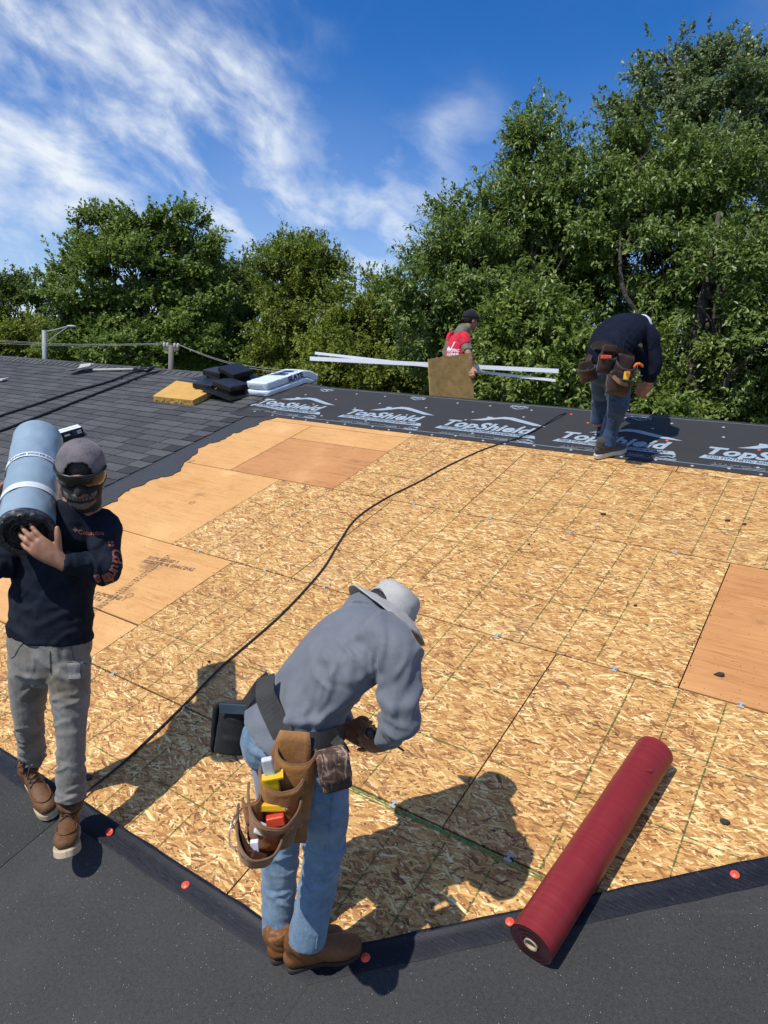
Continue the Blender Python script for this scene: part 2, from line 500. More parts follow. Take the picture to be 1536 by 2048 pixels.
def ply_mat(name, light, dark, knots=True):
    m, n = mat(name, rough=.6, spec=.3)
    oi = n.n.new('ShaderNodeObjectInfo').outputs['Random']
    p = n.vmath('ADD', n.obj(), n.comb(n.math('MULTIPLY', oi, 17.0), n.math('MULTIPLY', oi, 41.0), 0))
    g = n.noise(n.mapping(p, scale=(1.6, 26, 1)), 1.6, 7, .68, 1.4)
    w = n.noise(n.mapping(p, scale=(3, 90, 1)), 1.5, 3, .6)
    blot = n.noise(p, 1.7, 4, .55)
    t = n.math('ADD', n.math('MULTIPLY', g, .55), n.math('ADD', n.math('MULTIPLY', w, .2), n.math('MULTIPLY', blot, .35)))
    col = n.ramp(t, [(.40, tuple(q * .82 for q in dark)), (.46, dark), (.53, tuple((a + b) / 2 for a, b in zip(light, dark))), (.68, light)])
    stain = n.mrange(n.noise(n.mapping(p, (5, 3, 0)), 2.6, 5, .6), .60, .78, 0, .35)
    col = n.mix(n.math('MULTIPLY', stain, 1.9), col, (.16, .085, .04, 1)); fleck = n.noise(n.mapping(p, scale=(9, 60, 1)), 1.3, 4, .7, .8); col = n.mix(n.mrange(fleck, .56, .74, 0, .55), col, tuple(q * .55 for q in dark) + (1,)); col = n.mix(n.mrange(blot, .56, .74, 0, .45), col, tuple(min(1, q * 1.15 + .03) for q in light) + (1,))
    if knots:
        v = n.voro(p, 1.9, '2D'); d = v.outputs['Distance']; keep = n.math('GREATER_THAN', n.sepc(v.outputs['Color'])[0], .62)
        dd = n.vmath('LENGTH', n.comb(d, 0, 0))
        core = n.math('MULTIPLY', n.mrange(dd, .050, .030), keep)
        ring = n.math('MULTIPLY', n.math('MULTIPLY', n.mrange(dd, .066, .052), n.mrange(dd, .034, .046)), keep)
        col = n.mix(n.math('MULTIPLY', core, .30), col, (.26, .13, .06, 1)); col = n.mix(n.math('MULTIPLY', ring, .65), col, (.10, .05, .03, 1))
    s = n.voro(p, 15, '2D'); hole = n.math('MULTIPLY', n.math('LESS_THAN', s.outputs['Distance'], .045), n.math('GREATER_THAN', n.sepc(s.outputs['Color'])[1], .45))
    col = n.mix(n.math('MULTIPLY', hole, .8), col, (.08, .045, .02, 1))
    n.put(n.b.inputs['Base Color'], col); n.put(n.b.inputs['Normal'], n.bump(t, .25, .002))
    return m


def granule_mat(name, a, b, spark=True, rough=.85, scale=420, patch=None):
    m, n = mat(name, rough=rough, spec=.35)
    oi = n.n.new('ShaderNodeObjectInfo').outputs['Random']
    p = n.vmath('ADD', n.obj(), n.comb(n.math('MULTIPLY', oi, 13.0), n.math('MULTIPLY', oi, 29.0), 0))
    f = n.noise(p, scale * .55, 2, .8); g = n.noise(p, 70, 3, .75); bl = n.noise(p, 3.1, 4, .6)
    t = n.math('ADD', n.math('MULTIPLY', f, .5), n.math('ADD', n.math('MULTIPLY', g, .35), n.math('MULTIPLY', bl, .15)))
    t = n.math('ADD', t, n.math('MULTIPLY', n.math('SUBTRACT', oi, .5), .11))
    col = n.ramp(t, [(.36, a), (.5, tuple((x + y) / 2 for x, y in zip(a, b))), (.66, b)])
    if patch:
        lw = n.noise(n.mapping(p, (0, 0, 0), (0, 0, rad(28)), (1.0, 22, 1)), .9, 5, .7)
        col = n.mix(n.math('MULTIPLY', n.mrange(lw, .60, .72, 0, .10), n.noise(p, 1.5, 3)), col, (.14, .15, .155, 1))
        du = n.noise(p, 1.1, 4, .6); col = n.mix(n.mrange(du, .5, .75, 0, .22), col, (.11, .105, .098, 1))
    if spark:
        v = n.voro(p, 120, '2D'); vc = n.sepc(v.outputs['Color']); s = n.math('MULTIPLY', n.math('LESS_THAN', v.outputs['Distance'], .12), n.math('GREATER_THAN', vc[0], .92))
        col = n.mix(n.math('MULTIPLY', s, n.math('MULTIPLY', n.math('POWER', vc[1], 3), .9)), col, (.60, .61, .60, 1))
    n.put(n.b.inputs['Base Color'], col); n.put(n.b.inputs['Normal'], n.bump(t, .5, .003))
    return m


def cloth_mat(name, base, dark=None, rough=.85, weave=900, dirt=None, sheen=.25, spec=.25, var=.25, bump=.25, wr=.0):
    m, n = mat(name, rough=rough, spec=spec); n.b.inputs['Sheen Weight'].default_value = sheen; n.b.inputs['Sheen Roughness'].default_value = .5
    dark = dark or tuple(x * .6 for x in base)
    p = n.obj(); a = n.noise(p, 14, 5, .65); b = n.noise(p, 160, 2, .6)
    t = n.math('ADD', n.math('MULTIPLY', a, 1 - var), n.math('MULTIPLY', b, var))
    col = n.ramp(t, [(.36, dark), (.6, base)])
    if dirt:
        dc, amt, sc = dirt
        col = n.mix(n.mrange(n.noise(p, sc, 5, .62), .45, .68, 0, amt), col, c4(dc))
    w = n.noise(p, weave, 1, .5)
    h = n.math('ADD', n.math('MULTIPLY', w, .25), n.math('MULTIPLY', n.noise(p, 38, 4, .6, 1.2), 1.0))
    n.put(n.b.inputs['Base Color'], col); n.put(n.b.inputs['Normal'], n.bump(h, bump, .006))
    return m


def simple(name, base, rough=.5, metal=0, spec=.5, vary=.15, scale=30, bump=.15, bd=.002, **kw):
    m, n = mat(name, base, rough, metal, spec, **kw)
    t = n.noise(n.obj(), scale, 4, .6)
    n.put(n.b.inputs['Base Color'], n.ramp(t, [(.3, tuple(x * (1 - vary) for x in base)), (.7, tuple(min(1, x * (1 + vary)) for x in base))]))
    if bump: n.put(n.b.inputs['Normal'], n.bump(n.noise(n.obj(), scale * 4, 3), bump, bd))
    return m


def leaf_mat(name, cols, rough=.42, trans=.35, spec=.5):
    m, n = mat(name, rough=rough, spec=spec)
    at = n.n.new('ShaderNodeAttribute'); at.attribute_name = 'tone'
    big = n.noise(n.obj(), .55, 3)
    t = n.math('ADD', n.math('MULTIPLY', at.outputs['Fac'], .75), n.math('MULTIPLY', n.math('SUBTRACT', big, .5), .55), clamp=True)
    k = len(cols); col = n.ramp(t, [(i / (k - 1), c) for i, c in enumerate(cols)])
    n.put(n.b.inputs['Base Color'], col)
    tr = n.n.new('ShaderNodeBsdfTranslucent'); n.put(tr.inputs[0], n.mix(.6, col, (.10, .16, .015, 1)))
    mx = n.n.new('ShaderNodeMixShader'); mx.inputs[0].default_value = trans
    n.l.new(n.b.outputs[0], mx.inputs[1]); n.l.new(tr.outputs[0], mx.inputs[2])
    n.l.new(mx.outputs[0], n.n['Material Output'].inputs[0])
    return m


MT['osb'] = osb_mat()
MT['ply'] = ply_mat('plywood', (.66, .375, .145), (.53, .265, .085))
MT['ply_dark'] = ply_mat('weathered plywood', (.56, .280, .105), (.42, .180, .060), False)
MT['shingle'] = granule_mat('grey shingle granules', (.021, .022, .023), (.110, .112, .113), False, .8)
MT['shingle_dark'] = granule_mat('bare shingle backing', (.018, .019, .021), (.045, .047, .05), False, .8)
MT['membrane'] = granule_mat('granulated membrane', (.015, .0152, .0150), (.054, .0545, .053), True, .72, 420, True)
MT['starter'] = granule_mat('old underlay strip', (.030, .032, .034), (.055, .058, .06), False, .6, 60)


def tar_mat():
    m, n = mat('bituminous selvage', rough=.45, spec=.35)
    p = n.obj(); a = n.noise(n.mapping(p, (0, 0, 0), (0, 0, rad(-3)), (9, 80, 9)), 2, 4, .65); s = n.noise(p, 140, 2, .7)
    n.put(n.b.inputs['Base Color'], n.ramp(n.math('ADD', n.math('MULTIPLY', a, .6), n.math('MULTIPLY', s, .4)), [(.48, (.003, .004, .008)), (.60, (.007, .010, .020)), (.72, (.06, .07, .095))]))
    n.put(n.b.inputs['Roughness'], n.mrange(a, .3, .7, .4, .65))
    n.put(n.b.inputs['Normal'], n.bump(n.math('ADD', a, s), .25, .0015)); return m


MT['tar'] = tar_mat()
MT['underlay'] = granule_mat('black synthetic underlay', (.022, .022, .022), (.042, .042, .042), False, .75, 300)
MT['print'] = simple('grey blue print', (.30, .37, .43), .6, vary=.1)
MT['print_dark'] = simple('dark print', (.03, .035, .04), .6, vary=.1)
MT['chalk'] = simple('green chalk', (.10, .20, .055), .9, vary=.4, scale=60)
MT['gap'] = simple('joint dark brown', (.02, .014, .008), .9)  # near-black brown under the board joints, also on the nail heads
MT['cap_white'] = simple('grey plastic cap', (.33, .34, .35), .45)
MT['cap_orange'] = simple('orange plastic cap', (.80, .09, .045), .4, vary=.08)
MT['galv'] = simple('galvanised steel', (.40, .39, .37), .7, .2, vary=.15)
MT['black_rubber'] = simple('black rubber', (.012, .012, .013), .45, vary=.2)
MT['black_plastic'] = simple('black plastic', (.014, .0135, .013), .32, spec=.35, vary=.2)
MT['foam'] = simple('tan foam board', (.52, .30, .075), .85, vary=.10, scale=9, bump=.3, bd=.002)
MT['foam_edge'] = simple('foam board edge', (.46, .27, .07), .9, vary=.3, scale=26, bump=.6, bd=.004)
MT['brown_board'] = simple('brown insulation board', (.27, .17, .055), .85, vary=.25, scale=14, bump=.5, bd=.004)
MT['white_wrap'] = simple('white plastic wrap', (.62, .70, .76), .32, vary=.06, scale=20, bump=.6, bd=.01)
MT['navy_print'] = simple('navy print', (.015, .02, .09), .4)
MT['white_metal'] = simple('white coated metal', (.78, .80, .84), .35, vary=.05)
MT['pole'] = simple('grey painted pole', (.28, .30, .29), .6)
MT['wood_pole'] = simple('weathered pole wood', (.16, .15, .13), .85)
MT['grass'] = simple('lawn', (.05, .085, .02), .9, vary=.4, scale=.7)
MT['siding'] = simple('pale siding', (.50, .48, .43), .7, vary=.08)
MT['red_roll'] = None
m, n = mat('red roofing underlay', rough=.42, spec=.45)
p = n.obj(); rib = n.noise(n.mapping(p, scale=(5, 5, 1)), 2, 3)
sx = n.sep(p)
line = n.noise(n.comb(n.math('MULTIPLY', sx[2], 60), n.math('MULTIPLY', sx[0], 2.5), n.math('MULTIPLY', sx[1], 2.5)), 1, 3, .6)
n.put(n.b.inputs['Base Color'], n.ramp(n.math('ADD', n.math('MULTIPLY', line, .5), n.math('MULTIPLY', rib, .5)), [(.30, (.155, .010, .012)), (.55, (.205, .016, .018)), (.80, (.28, .035, .034))]))
n.put(n.b.inputs['Normal'], n.bump(line, .35, .002)); MT['red_roll'] = m
m, n = mat('roll end', rough=.6)
p = n.obj(); r_ = n.vmath('LENGTH', n.comb(n.sep(p)[0], n.sep(p)[1], 0))
rings = n.noise(n.comb(n.math('MULTIPLY', r_, 260), n.math('MULTIPLY', n.noise(p, 14, 2), 2.2), 0), 1, 2)
n.put(n.b.inputs['Base Color'], n.ramp(rings, [(.35, (.018, .006, .008)), (.65, (.075, .022, .028))])); MT['red_end'] = m
MT['card'] = simple('cardboard core', (.42, .33, .22), .8)
m, n = mat('blue release film', rough=.34, spec=.5)
p = n.obj(); a = n.noise(p, 6, 4, .6); b = n.noise(p, 60, 3)
n.put(n.b.inputs['Base Color'], n.ramp(a, [(.3, (.20, .28, .345)), (.7, (.27, .36, .43))])); n.put(n.b.inputs['Normal'], n.bump(n.math('ADD', a, n.math('MULTIPLY', b, .15)), .3, .01)); MT['film'] = m
m, n = mat('black film folds', rough=.2, spec=.7)
p = n.obj(); r_ = n.vmath('LENGTH', n.comb(n.sep(p)[0], n.sep(p)[1], 0))
a = n.noise(n.comb(n.math('MULTIPLY', r_, 120), n.math('MULTIPLY', n.noise(p, 18, 2), 5), 0), 1, 4, .7)
n.put(n.b.inputs['Base Color'], n.ramp(a, [(.4, (.006, .007, .009)), (.62, (.03, .035, .045)), (.72, (.25, .28, .31))]))
n.put(n.b.inputs['Normal'], n.bump(a, 1.0, .012)); MT['film_end'] = m
MT['white_band'] = simple('white tape', (.62, .68, .73), .4, vary=.05)
# clothes
MT['navy'] = cloth_mat('navy knit', (.011, .015, .027), (.007, .009, .016), dirt=((.035, .035, .04), .25, 7), sheen=.0, spec=.12)
MT['navy2'] = cloth_mat('navy sweatshirt', (.008, .012, .026), (.005, .007, .016), sheen=.0, spec=.12)
MT['grey_shirt'] = cloth_mat('blue grey jersey', (.142, .155, .178), (.122, .134, .155), rough=.7, sheen=.2, bump=.22)
MT['grey_jeans'] = cloth_mat('dirty grey denim', (.215, .205, .188), (.125, .118, .106), dirt=((.13, .105, .07), .75, 8), sheen=.2, bump=.45)
MT['light_jeans'] = cloth_mat('washed light denim', (.165, .25, .34), (.085, .145, .22), dirt=((.29, .35, .41), .5, 6), sheen=.2, bump=.4)
MT['blue_jeans'] = cloth_mat('blue denim', (.024, .060, .13), (.012, .032, .075), dirt=((.05, .095, .16), .5, 9), sheen=.15, bump=.4)
MT['red_shirt'] = cloth_mat('red shirt', (.62, .022, .05), (.45, .014, .035), sheen=.1)
MT['camo'] = cloth_mat('grey green sleeve', (.17, .165, .125), (.09, .09, .065), sheen=.1)
MT['cap_grey'] = cloth_mat('corduroy cap', (.17, .15, .155), (.09, .08, .085), sheen=.2, bump=.6)
MT['hat'] = cloth_mat('stone hat cloth', (.42, .41, .385), (.33, .32, .30), sheen=.1)
MT['black_cap'] = cloth_mat('black cap cloth', (.014, .014, .015), sheen=.1)
MT['black_cloth'] = cloth_mat('black nylon', (.018, .018, .019), (.009, .009, .009), rough=.6, sheen=.1)
MT['blue_trim'] = cloth_mat('blue grey canvas', (.05, .075, .10), sheen=.1)
MT['webbing'] = cloth_mat('charcoal webbing', (.045, .046, .045), sheen=.1, weave=1400)
MT['leather'] = cloth_mat('suede leather', (.34, .145, .036), (.19, .076, .020), rough=.75, dirt=((.34, .20, .10), .4, 9), sheen=.15, bump=.5)
MT['leather_in'] = cloth_mat('inner suede', (.20, .085, .022), (.10, .04, .011), rough=.85, sheen=.1, bump=.5)
MT['leather_edge'] = cloth_mat('leather binding', (.18, .105, .058), (.11, .065, .036), rough=.7, sheen=.1)
MT['strap_leather'] = simple('dark strap leather', (.045, .018, .012), .4)
MT['brown_pouch'] = cloth_mat('brown nylon', (.036, .020, .016), (.018, .010, .008), rough=.6, sheen=.1)
MT['boot_tan'] = cloth_mat('tan pull on boot leather', (.215, .088, .026), (.135, .052, .015), rough=.5, dirt=((.15, .09, .05), .5, 9), sheen=.0, spec=.35, bump=.25)
MT['boot_brown'] = cloth_mat('brown oiled boot leather', (.15, .070, .030), (.085, .038, .017), rough=.6, dirt=((.19, .12, .07), .4, 10), sheen=.0, bump=.3)
MT['sole_cream'] = simple('cream wedge sole', (.46, .38, .25), .8, vary=.2)
MT['sole_dark'] = simple('dark sole', (.03, .022, .018), .7)
MT['lace'] = simple('dark lace', (.035, .018, .012), .7)
MT['shoe_grey'] = cloth_mat('grey mesh shoe', (.06, .058, .055), (.03, .03, .03))
MT['sole_white'] = simple('off white sole', (.50, .45, .38), .7)
m, n = mat('skin', rough=.5, spec=.4); n.b.inputs['Subsurface Weight'].default_value = .12; n.b.inputs['Subsurface Radius'].default_value = (.012, .005, .003)
n.put(n.b.inputs['Base Color'], n.ramp(n.noise(n.obj(), 35, 4), [(.3, (.27, .125, .072)), (.7, (.40, .205, .125))])); n.put(n.b.inputs['Normal'], n.bump(n.noise(n.obj(), 260, 3), .25, .001)); MT['skin'] = m
m, n = mat('dark hair', (.012, .009, .008), .5)
n.put(n.b.inputs['Normal'], n.bump(n.noise(n.obj(), 240, 3), .8, .003)); MT['hair'] = m
m, n = mat('amber lens', (.022, .014, .008), .12, spec=.6); MT['lens'] = m
MT['mask'] = cloth_mat('black mask cloth', (.022, .02, .021), sheen=.1)
MT['bone'] = cloth_mat('bone print', (.24, .21, .18), (.10, .08, .075), sheen=0)  # print darkened: shade over the face is put into this colour
MT['mask_red'] = cloth_mat('dull red print', (.10, .03, .025), sheen=0)
MT['coral'] = cloth_mat('coral print', (.30, .10, .08), sheen=0)
MT['yellow'] = simple('yellow plastic', (.72, .44, .015), .4, vary=.06)
MT['orange'] = simple('orange plastic', (.75, .16, .02), .4)
MT['red_tool'] = simple('red plastic', (.55, .06, .03), .45)
MT['silver'] = simple('silver plastic', (.60, .61, .60), .35, vary=.08)
MT['white'] = simple('white plastic', (.72, .74, .78), .4)
MT['steel'] = simple('steel', (.45, .45, .46), .25, 1)
MT['tool_dark'] = simple('dark tool steel', (.035, .028, .025), .4)
m, n = mat('camouflage cloth', rough=.8)
p = n.obj(); a = n.noise(n.mapping(p, (0, 0, 0), (.5, .3, .9), (14, 60, 20)), 1, 3, .6, 1.5); b = n.noise(n.mapping(p, (3, 0, 0), (.2, .9, -.5), (14, 70, 20)), 1, 3, .6, 1.0)
n.put(n.b.inputs['Base Color'], n.ramp(n.math('MAXIMUM', a, b), [(.48, (.05, .027, .018)), (.58, (.12, .065, .042)), (.64, (.30, .21, .15)), (.72, (.42, .33, .26))])); MT['camo_pouch'] = m
MT['bark'] = simple('bark', (.075, .062, .050), .9, vary=.35, scale=6, bump=.8, bd=.03)
MT['leaf_oak'] = leaf_mat('oak leaves', [(.089, .144, .029), (.180, .257, .055), (.281, .360, .095), (.418, .420, .187)], .38, .42, .5)
MT['leaf_bright'] = leaf_mat('bright oak leaves', [(.094, .138, .020), (.171, .237, .037), (.253, .319, .066), (.352, .407, .143)], .38, .42, .5)
MT['leaf_maple'] = leaf_mat('maple leaves', [(.096, .158, .030), (.193, .273, .054), (.285, .367, .083), (.375, .420, .120)], .5, .42, .35)
MT['leaf_yellow'] = leaf_mat('yellow green leaves', [(.099, .132, .017), (.192, .238, .029), (.277, .324, .047), (.356, .397, .069)], .5, .42, .35)
MT['leaf_dark'] = leaf_mat('deep green leaves', [(.057, .095, .021), (.112, .161, .035), (.170, .222, .055), (.230, .288, .086)], .5, .36, .35)
MT['leaf_silver'] = leaf_mat('poplar leaves', [(.108, .155, .056), (.202, .262, .108), (.295, .356, .175), (.420, .420, .310)], .42, .38, .5)

# ------------------------------------------------------------ ground
def sheet(name, pts, m, kind='structure'):
    o = mesh(name, pts, [tuple(range(len(pts)))], m); return tag(o, kind=kind)


GZ = -3.3
sheet('ground', [(-600, -600, GZ), (600, -600, GZ), (600, 900, GZ), (-600, 900, GZ)], MT['grass'])

# ------------------------------------------------------------ house
house = thing('house', (0, 0, 0), 'single storey house, its roof stripped to wood sheathing and shingled at left', 'house')
RV = 6.48                                             # ridge
RU = (-24.0, 9.0)
ridge = D(0, RV)
EV = -4.0                                             # front eave


def roofpt(u, v, w=0): return D(u, v, w)


def backpt(u, s, w=0):
    """s metres down the far slope"""
    return Vector((u, ridge.y + s * math.cos(PITCH), ridge.z - s * math.sin(PITCH))) + Vector((0, math.sin(PITCH), math.cos(PITCH))) * w


# roof body and walls
V = []
for u in RU: V += [D(u, EV, -.03), D(u, RV, -.03), backpt(u, 10.3, -.03), backpt(u, 10.3, -.20), D(u, RV, -.22), D(u, EV, -.20)]
F = [(0, 1, 7, 6), (1, 2, 8, 7), (2, 3, 9, 8), (3, 4, 10, 9), (4, 5, 11, 10), (5, 0, 6, 11), (0, 5, 4, 1), (1, 4, 3, 2), (6, 7, 10, 11), (7, 8, 9, 10)]
mesh('roof', V, F, MT['gap'], house)
ez = D(0, EV).z
yb0, yb1 = D(0, EV).y + .5, backpt(0, 10.3).y - .5
for nm, pts in (('wall', [(RU[0] + .4, yb0, GZ), (RU[1] - .4, yb0, GZ), (RU[1] - .4, yb0, ez - .02), (RU[0] + .4, yb0, ez - .02)]),
                ('wall', [(RU[0] + .4, yb1, GZ), (RU[1] - .4, yb1, GZ), (RU[1] - .4, yb1, ez - .02), (RU[0] + .4, yb1, ez - .02)]),
                ('wall', [(RU[1] - .4, yb0 + .2, GZ), (RU[1] - .4, yb1 - .2, GZ), (RU[1] - .4, yb1 - .2, ez), (RU[1] - .4, ridge.y, ridge.z - .3), (RU[1] - .4, yb0 + .2, ez)]),
                ('wall', [(RU[0] + .4, yb0 + .2, GZ), (RU[0] + .4, yb1 - .2, GZ), (RU[0] + .4, yb1 - .2, ez), (RU[0] + .4, ridge.y, ridge.z - .3), (RU[0] + .4, yb0 + .2, ez)])):
    Vv, Ff = shell([Vector(p) for p in pts], [tuple(range(len(pts)))], .15); mesh(nm, Vv, Ff, MT['siding'], house)
mesh('back_roof', [backpt(RU[0], .0, .004), backpt(RU[1], .0, .004), backpt(RU[1], 10.3, .004), backpt(RU[0], 10.3, .004)], [(0, 1, 2, 3)], MT['underlay'], house)


def deck_obj(name, V, F, m, u0, v0, w0=0.0, parent=house, smooth=False, kind=None, me=None):
    """local mesh in roof axes (u, v, w) with its origin at (u0, v0, w0)"""
    if me is None:
        me = bpy.data.meshes.new(name); me.from_pydata(V, [], F); me.update()
        if smooth: me.polygons.foreach_set('use_smooth', [True] * len(me.polygons))
        me.materials.append(m)
    o = link(name, me, parent, D(u0, v0, w0)); o.rotation_euler = (PITCH, 0, 0)
    if kind: o['kind'] = kind
    return o


def slab(pts, th, jitter=0.0, step=.12, b=.0015):
    """a board: outline in (u, v), top face at w=0"""
    V = [(x, y, 0) for x, y in pts] + [(x, y, -th) for x, y in pts]
    n = len(pts); F = [tuple(range(n)), tuple(range(n, 2 * n))[::-1]] + [(i, i + n, (i + 1) % n + n, (i + 1) % n) for i in range(n)]
    return V, F


# sheathing sheets: (kind, u0, v0, u1, v1)
g = .0032
vR = [.30, 1.592, 2.803, 4.045, 5.262]
sheets = [
    ('osb', -8.99, -1.0, -6.55, vR[1]), ('osb', -6.55, -1.0, -4.11, vR[1]), ('osb', -4.11, -1.0, -1.675, vR[1]), ('osb', -1.675, -1.0, .765, vR[1]), ('osb', .765, -1.0, 3.2, vR[1]), ('osb', 3.2, -1, 5.64, vR[1]),
    ('ply', -8.4, vR[1], -5.95, vR[2]), ('ply', -5.95, 1.975, -3.487, vR[2]), ('ply', -5.95, vR[1], -3.487, 1.972), ('osb', -3.487, vR[1], -1.11, vR[2]), ('osb', -1.11, vR[1], 1.33, vR[2]), ('osb', 1.33, vR[1], 3.77, vR[2]),
    ('ply', -6.57, vR[2], -4.14, vR[3]), ('osb', -4.14, vR[2], -2.95, vR[3]), ('osb', -2.95, vR[2], -.51, vR[3]), ('ply_dark', -.51, vR[2], 1.93, vR[3]), ('osb', 1.93, vR[2], 4.37, vR[3]),
    ('ply', -5.98, vR[3], -4.765, 5.262), ('ply_dark', -4.765, vR[3], -3.555, 4.895), ('ply', -4.765, 4.895, -3.555, 5.262), ('osb', -3.555, vR[3], -2.362, vR[4]), ('osb', -2.362, vR[3], .08, vR[4]), ('osb', .08, vR[3], 2.52, vR[4]), ('osb', 2.52, vR[3], 4.9, vR[4]),
    ('ply', -6.0, vR[4], -3.555, RV), ('osb', -3.555, vR[4], -1.12, RV), ('osb', -1.12, vR[4], 1.32, RV), ('osb', 1.32, vR[4], 3.76, RV),
]
OW = .003
for k, (kd, a, b, c, d) in enumerate(sheets):
    w_ = OW + random.uniform(-.0008, .0008)
    gv = g * 1.6; V, F = slab([(g, gv), (c - a - g, gv), (c - a - g, d - b - gv), (g, d - b - gv)], .012)
    deck_obj('plywood_sheet' if kd != 'osb' else 'osb_sheet', V, F, MT[kd], a, b, w_)


def strip_v(u, v0, v1, w, wob=.0015, step=.05):
    n = max(2, int((v1 - v0) / step)); V = []; F = []; ph = random.uniform(0, 50)
    for i in range(n + 1):
        v = v0 + (v1 - v0) * i / n; c = u + wob * noise.noise(Vector((ph, v * 3, 0))); h = w / 2 * (1 + .5 * noise.noise(Vector((ph, v * 40, 3))))
        V += [(c - h, v, 0), (c + h, v, 0)]
        if i: F.append((2 * i - 2, 2 * i - 1, 2 * i + 1, 2 * i))
    return V, F


# printed nailing guides: broken green lines on the boards
m, n = mat('green printed line', (.07, .13, .03), .9)
br = n.noise(n.obj(), 45, 3, .7); tr = n.n.new('ShaderNodeBsdfTransparent'); mx = n.n.new('ShaderNodeMixShader')
n.put(mx.inputs[0], n.mrange(br, .38, .56, 0.0, .80)); n.l.new(tr.outputs[0], mx.inputs[1]); n.l.new(n.b.outputs[0], mx.inputs[2]); n.l.new(mx.outputs[0], n.n['Material Output'].inputs[0])
MT['green_line'] = m
parts = []
patt = [.406, .61, .813, 1.219, 1.626, 1.829, 2.032]
for kd, a, b, c, d in sheets:
    if kd != 'osb' or d > 6: continue
    o0 = a
    if abs(a + 3.487) < .01: o0 = -3.55
    if abs(a + 4.14) < .01: o0 = -5.39
    if abs(a + 3.555) < .01: o0 = -4.80
    for q in patt:
        u = o0 + q
        if a + .05 < u < c - .05: parts.append(strip_v(u, b + .012, d - .012, .0075 if (abs(u + .7) < .02 and b < 3) else .0062))
    for q in (.406, .813):
        v = (d - 1.2192) + q
        if v > b + .05:
            V, F = strip_v(v, a + .02, c - .02, .0058); parts.append(([(y, x, z) for x, y, z in V], F))
V, F = join(*parts)
deck_obj('printed_guide_lines', V, F, MT['green_line'], 0, 0, OW + .0022, kind='stuff')
# nail heads along the guides
V, F = [], []; nr = random.Random(4)
for kd, a, b, c, d in sheets:
    if d > 6 or a < -7 or a > 2: continue
    us = [a + q for q in patt[::1]] + [a + .012, c - .012]
    for u in us:
        v = max(b, .9) + .02
        while v < d - .01:
            if nr.random() < .8 and (kd != 'osb' or nr.random() < .75):
                x, y = u + nr.uniform(-.008, .008), v + nr.uniform(-.03, .03); r = nr.uniform(.0026, .0042); n0 = len(V)
                V += [(x + r * math.cos(k * math.pi / 3), y + r * math.sin(k * math.pi / 3), 0) for k in range(6)]; F.append(tuple(range(n0, n0 + 6)))
            v += nr.uniform(.14, .24)
deck_obj('nail_heads', V, F, MT['gap'], 0, 0, OW + .0036, kind='stuff')
# a heavy green run of chalk beside the joint where the foreman snapped a line
V, F = [], []
for k, (dv, w_) in enumerate(((-.013, .008), (-.024, .004))):
    v_, f_ = strip_v(vR[1] + dv, -1.62, -.52, w_, .006); V, F = join((V, F), ([(y, x, z) for x, y, z in v_], f_))
deck_obj('chalk_line', V, F, MT['chalk'], 0, 0, OW + .0030)


# panel clips in the joints
def clip_mesh():
    V = []; F = []
    for c, s in (((0, .012, .0010), (.030, .012, .0016)), ((0, -.011, .0010), (.030, .012, .0016)), ((0, 0, .002), (.011, .024, .0026))):
        v, f = boxg(c, (1, 0, 0), (0, 1, 0), (0, 0, 1), *s); V, F = join((V, F), (v, f))
    me = bpy.data.meshes.new('panel_clip'); me.from_pydata([tuple(v) for v in V], [], F); me.materials.append(MT['galv']); return me


cm = clip_mesh()
for u, v in [(-2.636, 1), (-1.342, 1), (-.824, 1), (-3.225, 1), (-1.452, 2), (-.814, 2), (-.24, 2), (-3.177, 2), (-2.663, 2), (-3.841, 2), (-2.101, 3), (-1.507, 3), (-.823, 3), (-.2, 3), (-2.0, 2), (-2.75, 3)]:
    o = deck_obj('panel_clip', None, None, None, u, vR[v], OW + .0026, me=cm); o.rotation_euler = (PITCH, 0, 0)

# scorched rule print and stamps on the plywood
V, F = [], []
for i in range(46):
    for k, (x0, x1) in enumerate(((0, .020), (.024, .030), (.034, .052))):
        y = i * .024; h = .015 if (i * 7 + k * 3) % 5 else .007
        q = [(x0, y, 0), (x1, y, 0), (x1, y + h, 0), (x0, y + h, 0)]; V, F = join((V, F), (q, [(0, 1, 2, 3)]))
m, n = mat('faint grey stamp', (.13, .085, .05), .8)
br = n.noise(n.obj(), 38, 3, .7); tr = n.n.new('ShaderNodeBsdfTransparent'); mx = n.n.new('ShaderNodeMixShader')
n.put(mx.inputs[0], n.mrange(br, .36, .6, 0.15, .75)); n.l.new(tr.outputs[0], mx.inputs[1]); n.l.new(n.b.outputs[0], mx.inputs[2]); n.l.new(mx.outputs[0], n.n['Material Output'].inputs[0])
u1_, v1_ = UV(345, 1113); u2_, v2_ = UV(190, 1228)
o = deck_obj('stamped_rule', V, F, m, u1_, v1_, OW + .0022); o.rotation_euler = (Matrix.Rotation(PITCH, 3, 'X') @ Matrix.Rotation(math.atan2(v2_ - v1_, u2_ - u1_) - math.pi / 2, 3, 'Z')).to_euler()
for (px, py, s, txt) in ((293, 1118, .052, 'EXPOSURE 1\nSIZED FOR SPACING'), (187, 1190, .05, 'EXPOSURE 1\n32/16')):
    V2, F2, w = text2d(txt, s, 0, .003)
    uu, vv = UV(px, py)
    o = deck_obj('board_stamp', [(x, y, 0) for x, y in V2], F2, m, uu, vv, OW + .0022)
    o.rotation_euler = (Matrix.Rotation(PITCH, 3, 'X') @ Matrix.Rotation(rad(8), 3, 'Z')).to_euler()

